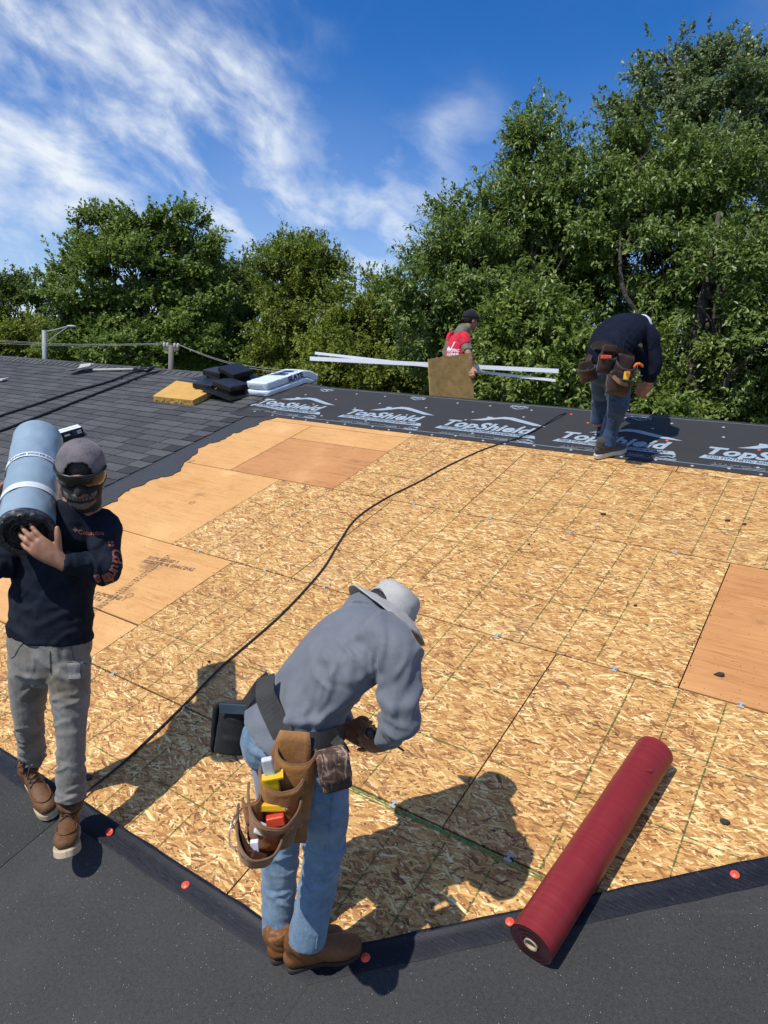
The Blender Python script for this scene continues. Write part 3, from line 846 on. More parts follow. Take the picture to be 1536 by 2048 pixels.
# ------------------------------------------------------------ grey membrane, lower roof, its black selvage and caps
MW = .012
vL = .858
corner = (-1.205, .862)
vd = Vector((1.062, .955)).normalized()              # the valley line
far = Vector((corner[0], corner[1])) + vd * 7
# three pieces divided by the seams seen in the photo
s1, s2 = -2.585, -1.19
deck_obj('membrane_sheet', *slab([(-9.5, EV), (s1 - .0025, EV), (s1 - .0025, vL), (-9.5, vL)], .008), MT['membrane'], 0, 0, MW)
deck_obj('membrane_sheet', *slab([(s1 + .0025, EV), (s2 - .0012, EV), (s2 - .0012, vL), (s1 + .0025, vL)], .008), MT['membrane'], 0, 0, MW + .001)
deck_obj('membrane_sheet', *slab([(s2 + .0012, EV), (8.8, EV), (8.8, corner[1] + vd.y / vd.x * (8.8 - corner[0])), (corner[0] + .015, vL + .012)], .008), MT['membrane'], 0, 0, MW + .002)


def band(path, width, side, m, name, w0, lip=0.0):
    """selvage strip following a path in (u, v), slightly wavy edges, a soft raised lip along the upper edge"""
    V = []; F = []; pts = []
    for i in range(len(path) - 1):
        a = Vector(path[i]); b = Vector(path[i + 1]); n = max(2, int((b - a).length / .03)); d_ = (b - a).normalized()
        for k in range(n + (i == len(path) - 2)):
            t_ = d_
            if k == 0 and i: pv = (a - Vector(path[i - 1])).normalized(); t_ = (d_ + pv).normalized(); t_ = t_ / t_.dot(d_)
            pts.append((a.lerp(b, k / n), t_))
    prof = [(0, 0.000), (.10, .004 + lip), (.2, .003 + lip * .5), (.45, .003), (.8, .003), (1, 0)]
    for i, (p, t) in enumerate(pts):
        nn = Vector((-t.y, t.x)) * side
        for q, h in prof:
            off = nn * (-width * q + (.004 * noise.noise(Vector((p.x * 9, p.y * 9, q * 5))) if q in (0, 1) else 0))
            V.append((p.x + off.x, p.y + off.y, h + .0012 * noise.noise(Vector((p.x * 16, p.y * 16, q * 9)))))
    k = len(prof)
    for i in range(len(pts) - 1):
        for j in range(k - 1): F.append((i * k + j, i * k + j + 1, (i + 1) * k + j + 1, (i + 1) * k + j))
    return deck_obj(name, V, F, m, 0, 0, w0, smooth=True)


band([(-9.5, .945), (-1.232, .945), (-1.232 + vd.x * 6.5, .945 + vd.y * 6.5)], .098, 1, MT['tar'], 'black_selvage', MW + .004, .009)


def cap_mesh(m):
    V = []; F = []; R = [(.0, .0042), (.0045, .0042), (.005, .0030), (.0105, .0032), (.0125, .0022), (.0135, 0)]; n = 16
    V.append((0, 0, R[0][1]))
    for r, h in R[1:]:
        for j in range(n): V.append((r * math.cos(j * 2 * math.pi / n), r * math.sin(j * 2 * math.pi / n), h))
    for j in range(n): F.append((0, 1 + j, 1 + (j + 1) % n))
    for i in range(len(R) - 2):
        for j in range(n):
            k = (j + 1) % n; F.append((1 + i * n + j, 1 + (i + 1) * n + j, 1 + (i + 1) * n + k, 1 + i * n + k))
    me = bpy.data.meshes.new('nail_cap'); me.from_pydata(V, [], F); me.materials.append(m); me.polygons.foreach_set('use_smooth', [True] * len(me.polygons)); return me


capo, capw = cap_mesh(MT['cap_orange']), cap_mesh(MT['cap_white'])
for k, (u, v) in enumerate([(-2.302, .893), (-1.833, .89), (-1.075, 1.012), (-.106, 1.90), (-.712, 1.36)]):
    o = deck_obj('nail_cap', None, None, None, u, v, MW + .008, me=capo); o.scale = (1.2, 1.2, 1.2)
    if k == 0: o.rotation_euler = (PITCH + .5, .4, 0); o.location += NRM * .01

# ------------------------------------------------------------ ragged strip and shingles on the left
edge_px = [(210, 1013), (232, 1003), (250, 985), (262, 978), (285, 972), (300, 962), (322, 955), (340, 955), (358, 942), (372, 925), (385, 914), (400, 898), (416, 890), (432, 886), (450, 879), (468, 868), (480, 866), (500, 857), (515, 850), (531, 842), (552, 838)]
ed = [UV(x, y) for x, y in edge_px]
ed2 = [ed[0]]
for a, b in zip(ed, ed[1:]):
    for k in (.3, .55, 1):
        ed2.append((a[0] + (b[0] - a[0]) * k + random.uniform(-.022, .022) * random.choice((.3, 1, 1.4)), a[1] + (b[1] - a[1]) * k + random.uniform(-.008, .008)))
ed2 = [(ed2[0][0] - .1, -1.0), (ed2[0][0] - .06, 1.2), (ed2[0][0] + .04, 2.2)] + ed2 + [(-5.33, 5.6)]
SE = lambda v: -5.50 - .045 * v                          # right end of the shingle field
V, F = slab([(SE(-1) - 1.2, -1.0)] + ed2 + [(-6.2, 5.9)], .005)
deck_obj('underlay_strip', V, F, MT['starter'], 0, 0, .0105)
rise, SW = .1437, .0115
tabs = {}


def tab_mesh(w, dark=False):
    key = (round(w, 3), dark)
    if key not in tabs:
        # a wedge: thick butt end, thin top tucked under the course above
        e, t0, t1, b = rise + .012, .0125, .003, .0055
        V = [(b, 0, 0), (w - b, 0, 0), (w - b, 0, t0), (b, 0, t0), (b, e, 0), (w - b, e, 0), (w - b, e, t1), (b, e, t1)]
        F = [(0, 1, 2, 3), (3, 2, 6, 7), (1, 5, 6, 2), (0, 3, 7, 4), (4, 7, 6, 5)]
        me = bpy.data.meshes.new('shingle'); me.from_pydata(V, [], F); me.materials.append(MT['shingle_dark' if dark else 'shingle']); tabs[key] = me
    return tabs[key]


allt = []
nrow = 46
for r in range(-1, nrow):
    v = RV - (r + 1) * rise - .01
    if v < -.5: break
    end = SE(v); off = (r % 2) * .155 + random.Random(r).uniform(-.02, .02)
    x = end - (.20 if r % 2 else .0)
    if r % 2: allt.append((x, v, .2, True))
    k = 0
    while x > -20:
        w = random.Random(r * 97 + k).choice((.37, .41, .45)) if k else .40 - (.155 if r % 3 == 0 else .07 if r % 3 == 1 else 0)
        x -= w; allt.append((x, v, round(w, 2), False)); k += 1


def pxof(X):
    d = X - CAM; z = d.dot(CF); return 768 + FPX * d.dot(CR) / z, 1024 - FPX * d.dot(CU) / z, z


vis, rest = [], []
for t in allt:
    x, y, z = pxof(D(t[0] + t[2] / 2, t[1] + .07))
    (vis if z > 0 and -60 < x < 620 and 700 < y < 1060 else rest).append((z if z > 0 else 99, t))
vis.sort(key=lambda q: q[0]); rest += vis[290:]; vis = vis[:290]
tilt = (Matrix.Rotation(PITCH, 3, 'X')).to_euler()
for z, (u, v, w, dk) in vis:
    deck_obj('shingle', None, None, None, u, v, SW + random.uniform(0, .0012), me=tab_mesh(w, dk))
V, F = [], []; nn_ = 0
for z, (u, v, w, dk) in rest:
    me = tab_mesh(w, dk); w0 = random.uniform(0, .0012)
    V += [(q.co.x + u, q.co.y + v, q.co.z + w0) for q in me.vertices]; F += [tuple(i + nn_ for i in p.vertices) for p in me.polygons]; nn_ += len(me.vertices)
m2 = MT['shingle'].copy(); m2.name = 'grey shingle field'
nt2 = NT(m2.node_tree)
rp = [x for x in nt2.n if x.type == 'VALTORGB'][0]; g_ = nt2.n.new('ShaderNodeNewGeometry').outputs['Random Per Island']
src = rp.inputs[0].links[0].from_socket
nt2.put(rp.inputs[0], nt2.math('ADD', src, nt2.math('MULTIPLY', nt2.math('SUBTRACT', g_, .5), .11)))
deck_obj('shingle_field', V, F, m2, 0, 0, SW, kind='stuff')
# ridge caps
V, F = [], []
for i in range(95):
    u = -5.95 - i * .145
    a, b, c = D(u, RV - .15, .021), D(u, RV + .006, .036), backpt(u, .15, .021)
    a2, b2, c2 = D(u - .155, RV - .15, .014), D(u - .155, RV + .006, .026), backpt(u - .155, .15, .014)
    V, F = join((V, F), ([a, b, c, a2, b2, c2, a - NRM * .01, a2 - NRM * .01], [(0, 3, 4, 1), (1, 4, 5, 2), (0, 6, 7, 3)]))
mesh('ridge_caps', V, F, m2, house)

# ------------------------------------------------------------ printed underlay along the ridge
random.seed(21)
un = []
nu, nv = 330, 34
left_uv = {0.0: -5.62, .25: -5.78, .5: -5.9, .75: -5.98, 1.0: -6.02}


def und_h(u, v):
    a = .004 * noise.noise(Vector((u * 1.7, v * 5, 1))) + .0030 * noise.noise(Vector((u * 5, v * 9, 4)))
    lf = max(0, 1 - (u + 6.1) / .9)
    a += lf * (.018 * (noise.noise(Vector((u * 5.5, v * 6, 9))) + .4))
    return a + .008


def und_v(u, v):                                          # nominal (u, v) -> edge made uneven
    return v + (.012 * noise.noise(Vector((u * 1.2, 0, 7))) if v < 5.5 else 0)


def und_pt(u, v):
    if v <= RV: return D(u, v, und_h(u, v) + SW * max(0, min(1, (-5.5 - u) * 4)))
    return backpt(u, v - RV, und_h(u, v) + SW * max(0, min(1, (-5.5 - u) * 4)))


V, F = [], []
for j in range(nv + 1):
    q = j / nv; v = 5.365 + 1.33 * q
    for i in range(nu + 1):
        s = i / nu; u = -6.02 + 9.5 * s
        vv = v
        if q < 1e-6: vv = 5.365 + .012 * noise.noise(Vector((u * 1.3, 0, 7))) - (.11 * max(0, min(1, (-5.35 - u) / .35)) + .05 * max(0, (-5.3 - u)) * noise.noise(Vector((u * 9, 2, 2))))
        if i == 0: u += .28 - .4 * q + .03 * noise.noise(Vector((v * 8, 1, 1)))
        V.append(und_pt(u, vv))
for j in range(nv):
    for i in range(nu): a = j * (nu + 1) + i; F.append((a, a + 1, a + nu + 2, a + nu + 1))
V.append(V[0]); und = mesh('printed_underlay', V[:-1], F, MT['underlay'], house, smooth=True)


def und_print(V2, F2, u0, v0, m, name, sx=1, sy=1, up=1.5):
    # flat lettering following the sheet
    V = [und_pt(u0 + x * sx, v0 + y * sy) + NRM * (.0018 + und_extra) for x, y in V2]
    return V, F2


und_extra = .0016
TW = text2d('TopShield', 1, .22, .038, 1.04, .12); sub = text2d('TS20 SYNTHETIC ROOFING UNDERLAYMENT', 1, .12, .012, 1.0, .3)
def put_prints(pr, name, m):
    V, F = join(*pr); mesh(name, V, F, m, house)


SX = .93 / (TW[2])
for k, u0 in enumerate([-5.93, -4.63, -3.42, -2.21, -.99, .22, 1.43]):
    prints, dprints = [], []
    prints.append(und_print(TW[0], TW[1], u0, 5.665, None, '', SX, .222))
    bar = poly2d([(-.03, .0), (1.02, .0), (.985, .068), (.0, .068)], .12)
    prints.append(und_print(bar[0], bar[1], u0, 5.565, None, '', 1, 1))
    und_extra = .0030
    dprints.append(und_print(sub[0], sub[1], u0 + .02, 5.581, None, '', .93 / sub[2], .058)); und_extra = .0016
    rf = poly2d([(.20, .19), (.34, .285), (.34, .33), (.40, .33), (.40, .31), (.50, .365), (.60, .365), (1.00, .215), (.86, .215), (.575, .305), (.50, .305), (.34, .215)], .12)
    prints.append(und_print(rf[0], rf[1], u0, 5.665, None, '', 1, 1.0))
    # small repeats near the edge and the ridge
    prints.append(und_print(TW[0], TW[1], u0 + .90 - .02, 5.448, None, '', .165 / TW[2], .046))
    sr = poly2d([(.03, .048), (.10, .082), (.17, .046), (.145, .046), (.10, .068), (.055, .048)], .1); prints.append(und_print(sr[0], sr[1], u0 + .87, 5.45, None, '', 1, 1))
    V2 = [(-x, -y) for x, y in TW[0]]; prints.append(und_print(V2, TW[1], u0 + .62, 6.37, None, '', .20 / TW[2], .06))
    V2 = [(-x, -y) for x, y in sr[0]]; prints.append(und_print(V2, sr[1], u0 + .64, 6.37, None, '', 1.2, 1.2))
    for a, b, c in ((.66, .80, .010), (.30, .46, .006), (.08, .24, .006)):
        ln = poly2d([(a, 0), (b, 0), (b, c), (a, c)], .1); prints.append(und_print(ln[0], ln[1], u0, 5.462, None, '', 1, 1))
    fine = text2d('||  ||  ||  CAP NAIL HERE  ||  ||  OVERLAP LINE  ||', 1, 0, .0, 1.0, .6); prints.append(und_print(fine[0], fine[1], u0 + .1, 5.487, None, '', .72 / fine[2], .020))
    put_prints(prints, 'printed_logo', MT['print']); put_prints(dprints, 'printed_lettering', MT['print_dark'])
prints = []
ln = poly2d([(-5.5, 0), (3.3, 0), (3.3, .0065), (-5.5, .0065)], .1); prints.append(und_print(ln[0], ln[1], 0, 5.437, None, '', 1, 1))
ln = poly2d([(-5.9, 0), (3.3, 0), (3.3, .004), (-5.9, .004)], .1); prints.append(und_print(ln[0], ln[1], 0, 6.405, None, '', 1, 1))
put_prints(prints[:1], 'printed_line', MT['print']); put_prints(prints[1:], 'printed_line', MT['print'])
# cap nails on the underlay
ncap = 0
for row, (v, st, ph) in enumerate([(5.405, .26, 0), (5.53, .61, .2), (5.84, .66, .43), (6.09, .58, .1), (6.30, .44, .33)]):
    u = -5.7 + ph
    while u < .9:
        uu = u + random.uniform(-.05, .05); vv = v + random.uniform(-.025, .025)
        me = capo if random.random() < .13 and row else capw
        o = link('nail_cap', me, house, und_pt(uu, vv) + NRM * .0015); o.rotation_euler = (PITCH, 0, 0); u += st; ncap += 1

# ------------------------------------------------------------ loose things on the roof
def chip(px, py, s, seed, label):
    r = random.Random(seed); n = 7; u, v = UV(px, py)
    pts = [(s * r.uniform(.6, 1.1) * math.cos(a), s * r.uniform(.4, .8) * math.sin(a)) for a in [i * 2 * math.pi / n for i in range(n)]]
    V = [(x, y, .002 + .010 * max(0, x / s)) for x, y in pts] + [(x * .95, y * .95, -.001) for x, y in pts]
    F = [tuple(range(n)), tuple(range(n, 2 * n))[::-1]] + [(i, i + n, (i + 1) % n + n, (i + 1) % n) for i in range(n)]
    o = deck_obj('shingle_scrap', V, F, MT['shingle_dark'], u, v, OW + .004, parent=None)
    tag(o, label, 'shingle scrap', 'small black scraps of old shingle on the boards')


chip(1206, 1030, .028, 1, 'small black shingle scrap on the boards below the bending roofer in navy')
chip(1454, 1043, .018, 2, 'tiny black scrap on the boards above the reddish board, left one of a pair')
chip(1488, 1050, .018, 3, 'tiny black scrap on the boards above the reddish board, right one of a pair')
chip(1271, 1213, .013, 4, 'tiny black scrap on the boards left of the reddish board')
chip(1438, 1352, .026, 5, 'black shingle scrap lying on the reddish board at right')
chip(1448, 1646, .021, 6, 'black shingle scrap on the boards right of the red roll')
chip(418, 1325, .015, 7, 'black scrap beside the air hose left of the man in the grey shirt')
chip(1058, 1090, .011, 8, 'tiny black scrap on the boards near the middle of the deck')
chip(176, 1557, .03, 9, 'black scrap on the boards by the foot of the man with the blue roll')

cpx = [(158, 1606), (180, 1588), (240, 1535), (300, 1480), (370, 1412), (440, 1340), (500, 1288), (560, 1235), (610, 1183), (650, 1135), (680, 1085), (712, 1040), (770, 1000), (840, 965), (900, 932), (970, 900), (1040, 878), (1090, 852), (1130, 830)]
pts = []
for x, y in cpx:
    u, v = UV(x, y); pts.append(und_pt(u, v) + NRM * .007 if v > 5.3 else D(u, v, OW + .008 + (.012 if v < 1 else 0)))
pts.append(backpt(-2.36, .4, .02)); pts.append(backpt(-2.3, 2.0, .02))
V, F = tube(pts, .0062, 8, 6); o = mesh('air_hose', V, F, MT['black_rubber'], smooth=True, origin=pts[4]); tag(o, 'thin black air hose winding across the boards from the left man to the ridge', 'hose')
for px, label in (([(-40, 852), (0, 838), (70, 815), (150, 788), (220, 768), (285, 746)], 'black hose over the grey shingles, upper of two parallel hoses'), ([(-40, 884), (0, 869), (80, 838), (160, 806), (240, 775), (318, 748)], 'black hose over the grey shingles, lower of two parallel hoses')):
    pts = [D(*UV(x, y), SW + .026) for x, y in px]; pts.append(backpt(pts[-1].x + .1, .3, .03)); pts.append(backpt(pts[-1].x, 2, .03))
    V, F = tube(pts, .017, 8, 5); o = mesh('hose', V, F, MT['black_rubber'], smooth=True, origin=pts[3]); tag(o, label, 'hose', 'black hoses lying over the shingles')

# red roll of underlay
A0 = G(1066, 1903, 0.0); rr = .076
a_u, a_v = UV(1090, 1935); b_u, b_v = UV(1352, 1555)
pa, pb = D(*UV(1062, 1893, rr), rr + .012), D(*UV(1309, 1505, rr), rr + .004)
roll = thing('red_underlay_roll', (pa + pb) / 2, 'long red roll of roofing underlay lying diagonally on the boards over the black band', 'roll of underlay')


def make_roll(parent, pa, pb, r, mbody, mend, mcore, ends=('start',), wav=.001, rc=.0, n=56, name='roll_sheet'):
    d = (pb - pa); Ln = d.length; d.normalize(); a = d.orthogonal().normalized(); b = d.cross(a)
    V, F = [], []; k = 60
    for i in range(k + 1):
        c = pa + d * Ln * i / k
        for j in range(n):
            an = 2 * math.pi * j / n; q = r * (1 + wav / r * noise.noise(Vector((i * .18, math.cos(an) * 2, math.sin(an) * 2))))
            V.append(c + (a * math.cos(an) + b * math.sin(an)) * q)
    for i in range(k):
        for j in range(n): F.append((i * n + j, i * n + (j + 1) % n, (i + 1) * n + (j + 1) % n, (i + 1) * n + j))
    # body in its own axes so that the wrap lines follow the roll
    R = Matrix((a, b, d)).transposed()
    def put(name, V, F, m, smooth=True, org=None, par=None):
        o_ = Vector(org) if org is not None else pa
        me = bpy.data.meshes.new(name); me.from_pydata([tuple(R.transposed() @ (Vector(v) - o_)) for v in V], [], F); me.update()
        if smooth: me.polygons.foreach_set('use_smooth', [True] * len(me.polygons))
        me.materials.append(m); o = link(name, me, par or parent, o_); o.rotation_euler = R.to_euler(); return o
    body = put(name, V, F, mbody)
    for s, c in ((-1, pa), (1, pb)):
        V, F = [], []; rad_ = [r * .995] + [r * q for q in ((.93, .88, .82, .77, .71, .66, .60, .54, .48, .42) if mcore is None else (.9, .8, .7, .6, .5, .42))] + [rc or r * .3]
        dep = [0] + [(.009 if mcore is None else .003) * ((i % 2) * 2 - 1) + .002 for i in range(len(rad_) - 2)] + [-.006 if mcore else -.09]
        for q, (ri, h) in enumerate(zip(rad_, dep)):
            for j in range(n):
                an = 2 * math.pi * j / n; rj = ri * (1 + (.05 if mcore is None else .02) * noise.noise(Vector((q, math.cos(an) * 2, math.sin(an) * 2))) * (q not in (0, len(rad_) - 1)))
                V.append(c + (a * math.cos(an) + b * math.sin(an)) * rj + d * (s * (h - .002) * (1 if q else 0)))
        for q in range(len(rad_) - 1):
            for j in range(n): F.append((q * n + j, q * n + (j + 1) % n, (q + 1) * n + (j + 1) % n, (q + 1) * n + j))
        put('roll_end', V, F, mend, True, c)
        if mcore:
            V, F = [], []; r1, r2 = (rc or r * .3), (rc or r * .3) * .82
            ringz = [(r1, -.008), (r1, .004), (r2, .004), (r2, -.30)]
            for ri, h in ringz:
                for j in range(n): an = 2 * math.pi * j / n; V.append(c + (a * math.cos(an) + b * math.sin(an)) * ri + d * (s * h))
            for q in range(3):
                for j in range(n): F.append((q * n + j, q * n + (j + 1) % n, (q + 1) * n + (j + 1) % n, (q + 1) * n + j))
            V.append(c - d * s * .3); F += [(len(V) - 1, 3 * n + j, 3 * n + (j + 1) % n) for j in range(n)]
            put('roll_core', V, F, mcore, False, c)
    return body, (a, b, d)


body, _ = make_roll(roll, pa, pb, rr, MT['red_roll'], MT['red_end'], MT['card'], rc=.024)
flap = bevel_box(D(*UV(1297, 1548, .13), .15), (1, .3, 0), UPS, NRM, .022, .012, .003, .001); mesh('loose_flake', *flap, MT['red_roll'], roll)

# foam board lying on the shingles
fu0, fv0 = UV(308, 803, .02); fu1, fv1 = UV(388, 812, .02); fu2, fv2 = UV(438, 783, .06); fu3, fv3 = UV(355, 770, .05)
w0, th = SW + .012, .068
base = [D(fu0, fv0, w0), D(fu1, fv1, w0), D(fu2, fv2, w0 + .02), D(fu3, fv3, w0 + .02)]
fb_ = thing('foam_board', base[0], 'thick tan foam board lying flat on the grey shingles', 'foam board')
V, F = [], []
N = 26
c2 = [base[0], base[1], base[2], base[3]]
ring = []
for i in range(4):
    for k in range(N): ring.append(c2[i].lerp(c2[(i + 1) % 4], k / N))
n = len(ring)
for lay, h in enumerate((0, .35, .8, 1.0)):
    for i, p in enumerate(ring):
        rg = .012 * noise.noise(Vector((i * .7, lay * 2.3, 0))) if lay < 2 else .002 * noise.noise(Vector((i * .7, lay, 0)))
        ctr = sum(base, Vector()) / 4; V.append(p + (p - ctr).normalized() * rg + NRM * (th * h))
for lay in range(3):
    for i in range(n): F.append((lay * n + i, lay * n + (i + 1) % n, (lay + 1) * n + (i + 1) % n, (lay + 1) * n + i))
mesh('board_edge', V, F, MT['foam_edge'], fb_)
mesh('board_top', V[3 * n:4 * n] + [v - NRM * .002 for v in V[:n]], [tuple(range(n)), tuple(range(n, 2 * n))[::-1]], MT['foam'], fb_)


# four attic vents stacked in a heap
def vent(c, rz, tx, ty, label, s=1.0):
    R = Matrix.Rotation(rz, 3, 'Z') @ Matrix.Rotation(tx, 3, 'X') @ Matrix.Rotation(ty, 3, 'Y')
    ax, ay, az = R @ Vector((1, 0, 0)), R @ Vector((0, 1, 0)), R @ Vector((0, 0, 1))
    t = thing('roof_vent', c, label, 'roof vent', 'black roof vents heaped on the shingles')
    c = Vector(c)
    V, F = bevel_box(c, ax, ay, az, .54 * s, .48 * s, .008, .002); mesh('flange', V, F, MT['black_plastic'], t, smooth=False)
    V, F = bevel_box(c + az * .035, ax, ay, az, .22 * s, .24 * s, .07, .008); mesh('neck', V, F, MT['black_plastic'], t)
    V, F = bevel_box(c + az * .085, ax, ay, az, .31 * s, .28 * s, .068, .014, 3); mesh('hood', V, F, MT['black_plastic'], t, smooth=False)


vent(P(420, 781, 8.95), rad(8), rad(16), rad(2), 'black square roof vent lying flattest, lower left of the heap beside the foam board')
vent(P(462, 783, 8.75), rad(-4), rad(10), rad(10), 'black square roof vent in front, lower right of the heap', 1.08)
vent(P(438, 757, 9.25), rad(2), rad(12), rad(5), 'black square roof vent standing upper left in the heap')
vent(P(472, 754, 9.15), rad(-10), rad(14), rad(14), 'black square roof vent topmost in the heap, tilted to the right', 1.12)

# white package draped over the ridge
o_ = thing('wrapped_bundle', D(-6.1, 6.1, .02), 'white plastic wrapped bundle of material draped over the ridge at the end of the underlay', 'wrapped bundle')
prof = [(5.93, .0), (6.15, .0), (6.40, .012), (6.62, -.01), (6.85, -.03)]
lay1, lay2 = [], []
for lname, h0, h1, uo in (('lower_bundle', .025, .095, 0), ('upper_bundle', .100, .195, -.01)):
    V, F = [], []; NS, NC = 40, 44
    for i in range(NS + 1):
        s = i / NS; v = 5.88 + .74 * s + (.02 if uo else 0)
        for j in range(NC):
            an = 2 * math.pi * j / NC; x = math.cos(an); y = math.sin(an)
            x = math.copysign(abs(x) ** .22, x) * (.17 - .015 * s); y = math.copysign(abs(y) ** .28, y)
            e = min(1, min(s, 1 - s) * 22 + .75)
            h = (h0 + h1) / 2 + (h1 - h0) / 2 * y * e
            wr = .007 * noise.noise(Vector((s * 22, j * .45, h0 * 90))) + .004 * noise.noise(Vector((s * 60, j * 1.05, 3)))
            u = -6.13 + uo + .17 * s + x * e; h += wr
            if v <= RV - .1: p = D(u, v, h)
            elif v >= RV + .1: p = backpt(u, v - RV, h)
            else:
                k = (v - RV + .1) / .2; p = D(u, v, h).lerp(backpt(u, v - RV, h), k)
            V.append(p)
    for i in range(NS):
        for j in range(NC): F.append((i * NC + j, i * NC + (j + 1) % NC, (i + 1) * NC + (j + 1) % NC, (i + 1) * NC + j))
    F += [tuple(range(NC))[::-1], tuple(NS * NC + j for j in range(NC))]
    ob = mesh(lname, V, F, MT['white_wrap'], o_, smooth=True)
bv = bvh_of(*[c for c in o_.children])
side_o = D(-5.93, 6.22, .20); tx = text2d('ROOF\nSLATE', .085, 0, .004, 1, .02)
decal('printed_letters', tx[0], tx[1], side_o, UPS * 1.0 + Vector((.15, 0, 0)), NRM, bv, MT['navy_print'], o_, .004, ray_dir=Vector((-1, -.1, -.15)))

# tin of coil nails / accessory box on the shingles
bu, bv_ = UV(140, 880)
bc = D(bu, bv_, .075)
bx = thing('accessory_box', bc, 'black cardboard box with white top stripes and small coloured labels on the shingles', 'box')
ax = (D(*UV(172, 868)) - D(*UV(112, 886))).normalized(); ay = NRM.cross(ax)
V, F = bevel_box(bc, ax, ay, NRM, .30, .17, .10, .004); mesh('carton', V, F, MT['black_plastic'], bx)
for k in (-1, 1):
    V, F = boxg(bc + NRM * .0515 + ay * (k * .040), ax, ay, NRM, .292, .066, .003); mesh('white_stripe', V, F, MT['white'], bx)
for x, w, h, mm in ((-.10, .05, .045, 'mask_red'), (-.03, .06, .02, 'silver'), (.06, .055, .05, 'blue_trim'), (.105, .045, .035, 'white'), (.11, .03, .018, 'film')):
    V, F = boxg(bc - ay * (.0865 + (.001 if h < .04 else 0)) + ax * x + NRM * .01, ax, ay, NRM, w, .003, h); mesh('label', V, F, MT[mm], bx)

# shovel on the shingles below the ridge
s0, s1_ = D(*UV(200, 746), .05), D(*UV(276, 745), .05)
sh = thing('tear_off_shovel', s0, 'roofing shovel with grey metal blade lying below the ridge on the shingles', 'shovel')
dd = (s1_ - s0).normalized(); sd_ = NRM.cross(dd).normalized()
V, F = tube([s0 - dd * .12, s0, s1_], .019, 10, 2); mesh('handle', V, F, MT['galv'], sh, smooth=True)
V, F = tube([s1_ - dd * .05, s1_ + dd * .1], .03, 10, 2); v2, f2 = join(*[tube([s1_ + dd * .1 + sd_ * a, s1_ + dd * .24 + sd_ * b_], .02, 8, 1) for a, b_ in ((-.02, -.08), (.02, .08))], tube([s1_ + dd * .24 - sd_ * .09, s1_ + dd * .24 + sd_ * .09], .02, 8, 1)); V, F = join((V, F), (v2, f2)); mesh('grip', V, F, MT['black_plastic'], sh, smooth=True)
pts = []
for i in range(7):
    for j in range(7):
        x = -.12 - i * .062; y = (j - 3) / 3 * (.06 + .10 * min(1, i / 3)); pts.append(s0 + dd * x + sd_ * y + NRM * (.03 + .05 * (abs(j - 3) / 3) ** 2 - .03 * i / 6 + .07 * (1 - i / 6) * (1 - abs(j - 3) / 3)))
F = [(i * 7 + j, i * 7 + j + 1, i * 7 + j + 8, i * 7 + j + 7) for i in range(6) for j in range(6)]
mesh('blade', *shell(pts, F, .004), MT['galv'], sh)
# bent flashing scrap at the far left
c_ = D(*UV(3, 766), .05); V, F = bevel_box(c_, (1, .4, .2), (0, 1, .3), (-.2, 0, 1), .20, .12, .03, .01); o = mesh('flashing_scrap', V, F, MT['galv'], origin=c_); tag(o, 'bent grey flashing scrap on the shingles at the far left edge', 'metal scrap')

# ------------------------------------------------------------ trees
def leaf_mesh(name, pos, axis, nrm, size, tone, m, origin, parent, width=.5, fold=.25, kind=None):
    """one folded leaf per row; all arrays are numpy, world coordinates"""
    n = len(pos)
    a = axis / np.linalg.norm(axis, axis=1)[:, None]
    nn = nrm - (nrm * a).sum(1)[:, None] * a; nn /= np.linalg.norm(nn, axis=1)[:, None] + 1e-9
    s = np.cross(a, nn); sz = size[:, None]
    b = pos - a * sz * .5; t = pos + a * sz * .5
    mid = pos + a * sz * .05
    l = mid + s * sz * width * .5 + nn * sz * fold * .35; r = mid - s * sz * width * .5 + nn * sz * fold * .35
    V = np.stack([b, r, t, l], 1).reshape(-1, 3) - np.array(origin)
    i = np.arange(n) * 4
    tri = np.stack([i, i + 1, i + 2, i, i + 2, i + 3], 1).reshape(-1)
    me = bpy.data.meshes.new(name); me.vertices.add(4 * n); me.vertices.foreach_set('co', V.ravel().astype(np.float32))
    me.loops.add(6 * n); me.loops.foreach_set('vertex_index', tri.astype(np.int32))
    me.polygons.add(2 * n); me.polygons.foreach_set('loop_start', (np.arange(2 * n) * 3).astype(np.int32))
    at = me.attributes.new('tone', 'FLOAT', 'FACE'); at.data.foreach_set('value', np.repeat(tone, 2).astype(np.float32))
    me.update(calc_edges=True); me.materials.append(m)
    return link(name, me, parent, origin)


def rnd_dirs(n):
    d = rng.normal(size=(n, 3)); return d / np.linalg.norm(d, axis=1)[:, None]


def limb_path(a, b, sag=.15, seed=0, n=5):
    a, b = Vector(a), Vector(b); r = random.Random(seed); Ln = (b - a).length
    return [a.lerp(b, k / n) + Vector((r.uniform(-1, 1), r.uniform(-1, 1), r.uniform(-.3, .8))) * Ln * sag * .35 * math.sin(math.pi * k / n) for k in range(n + 1)]


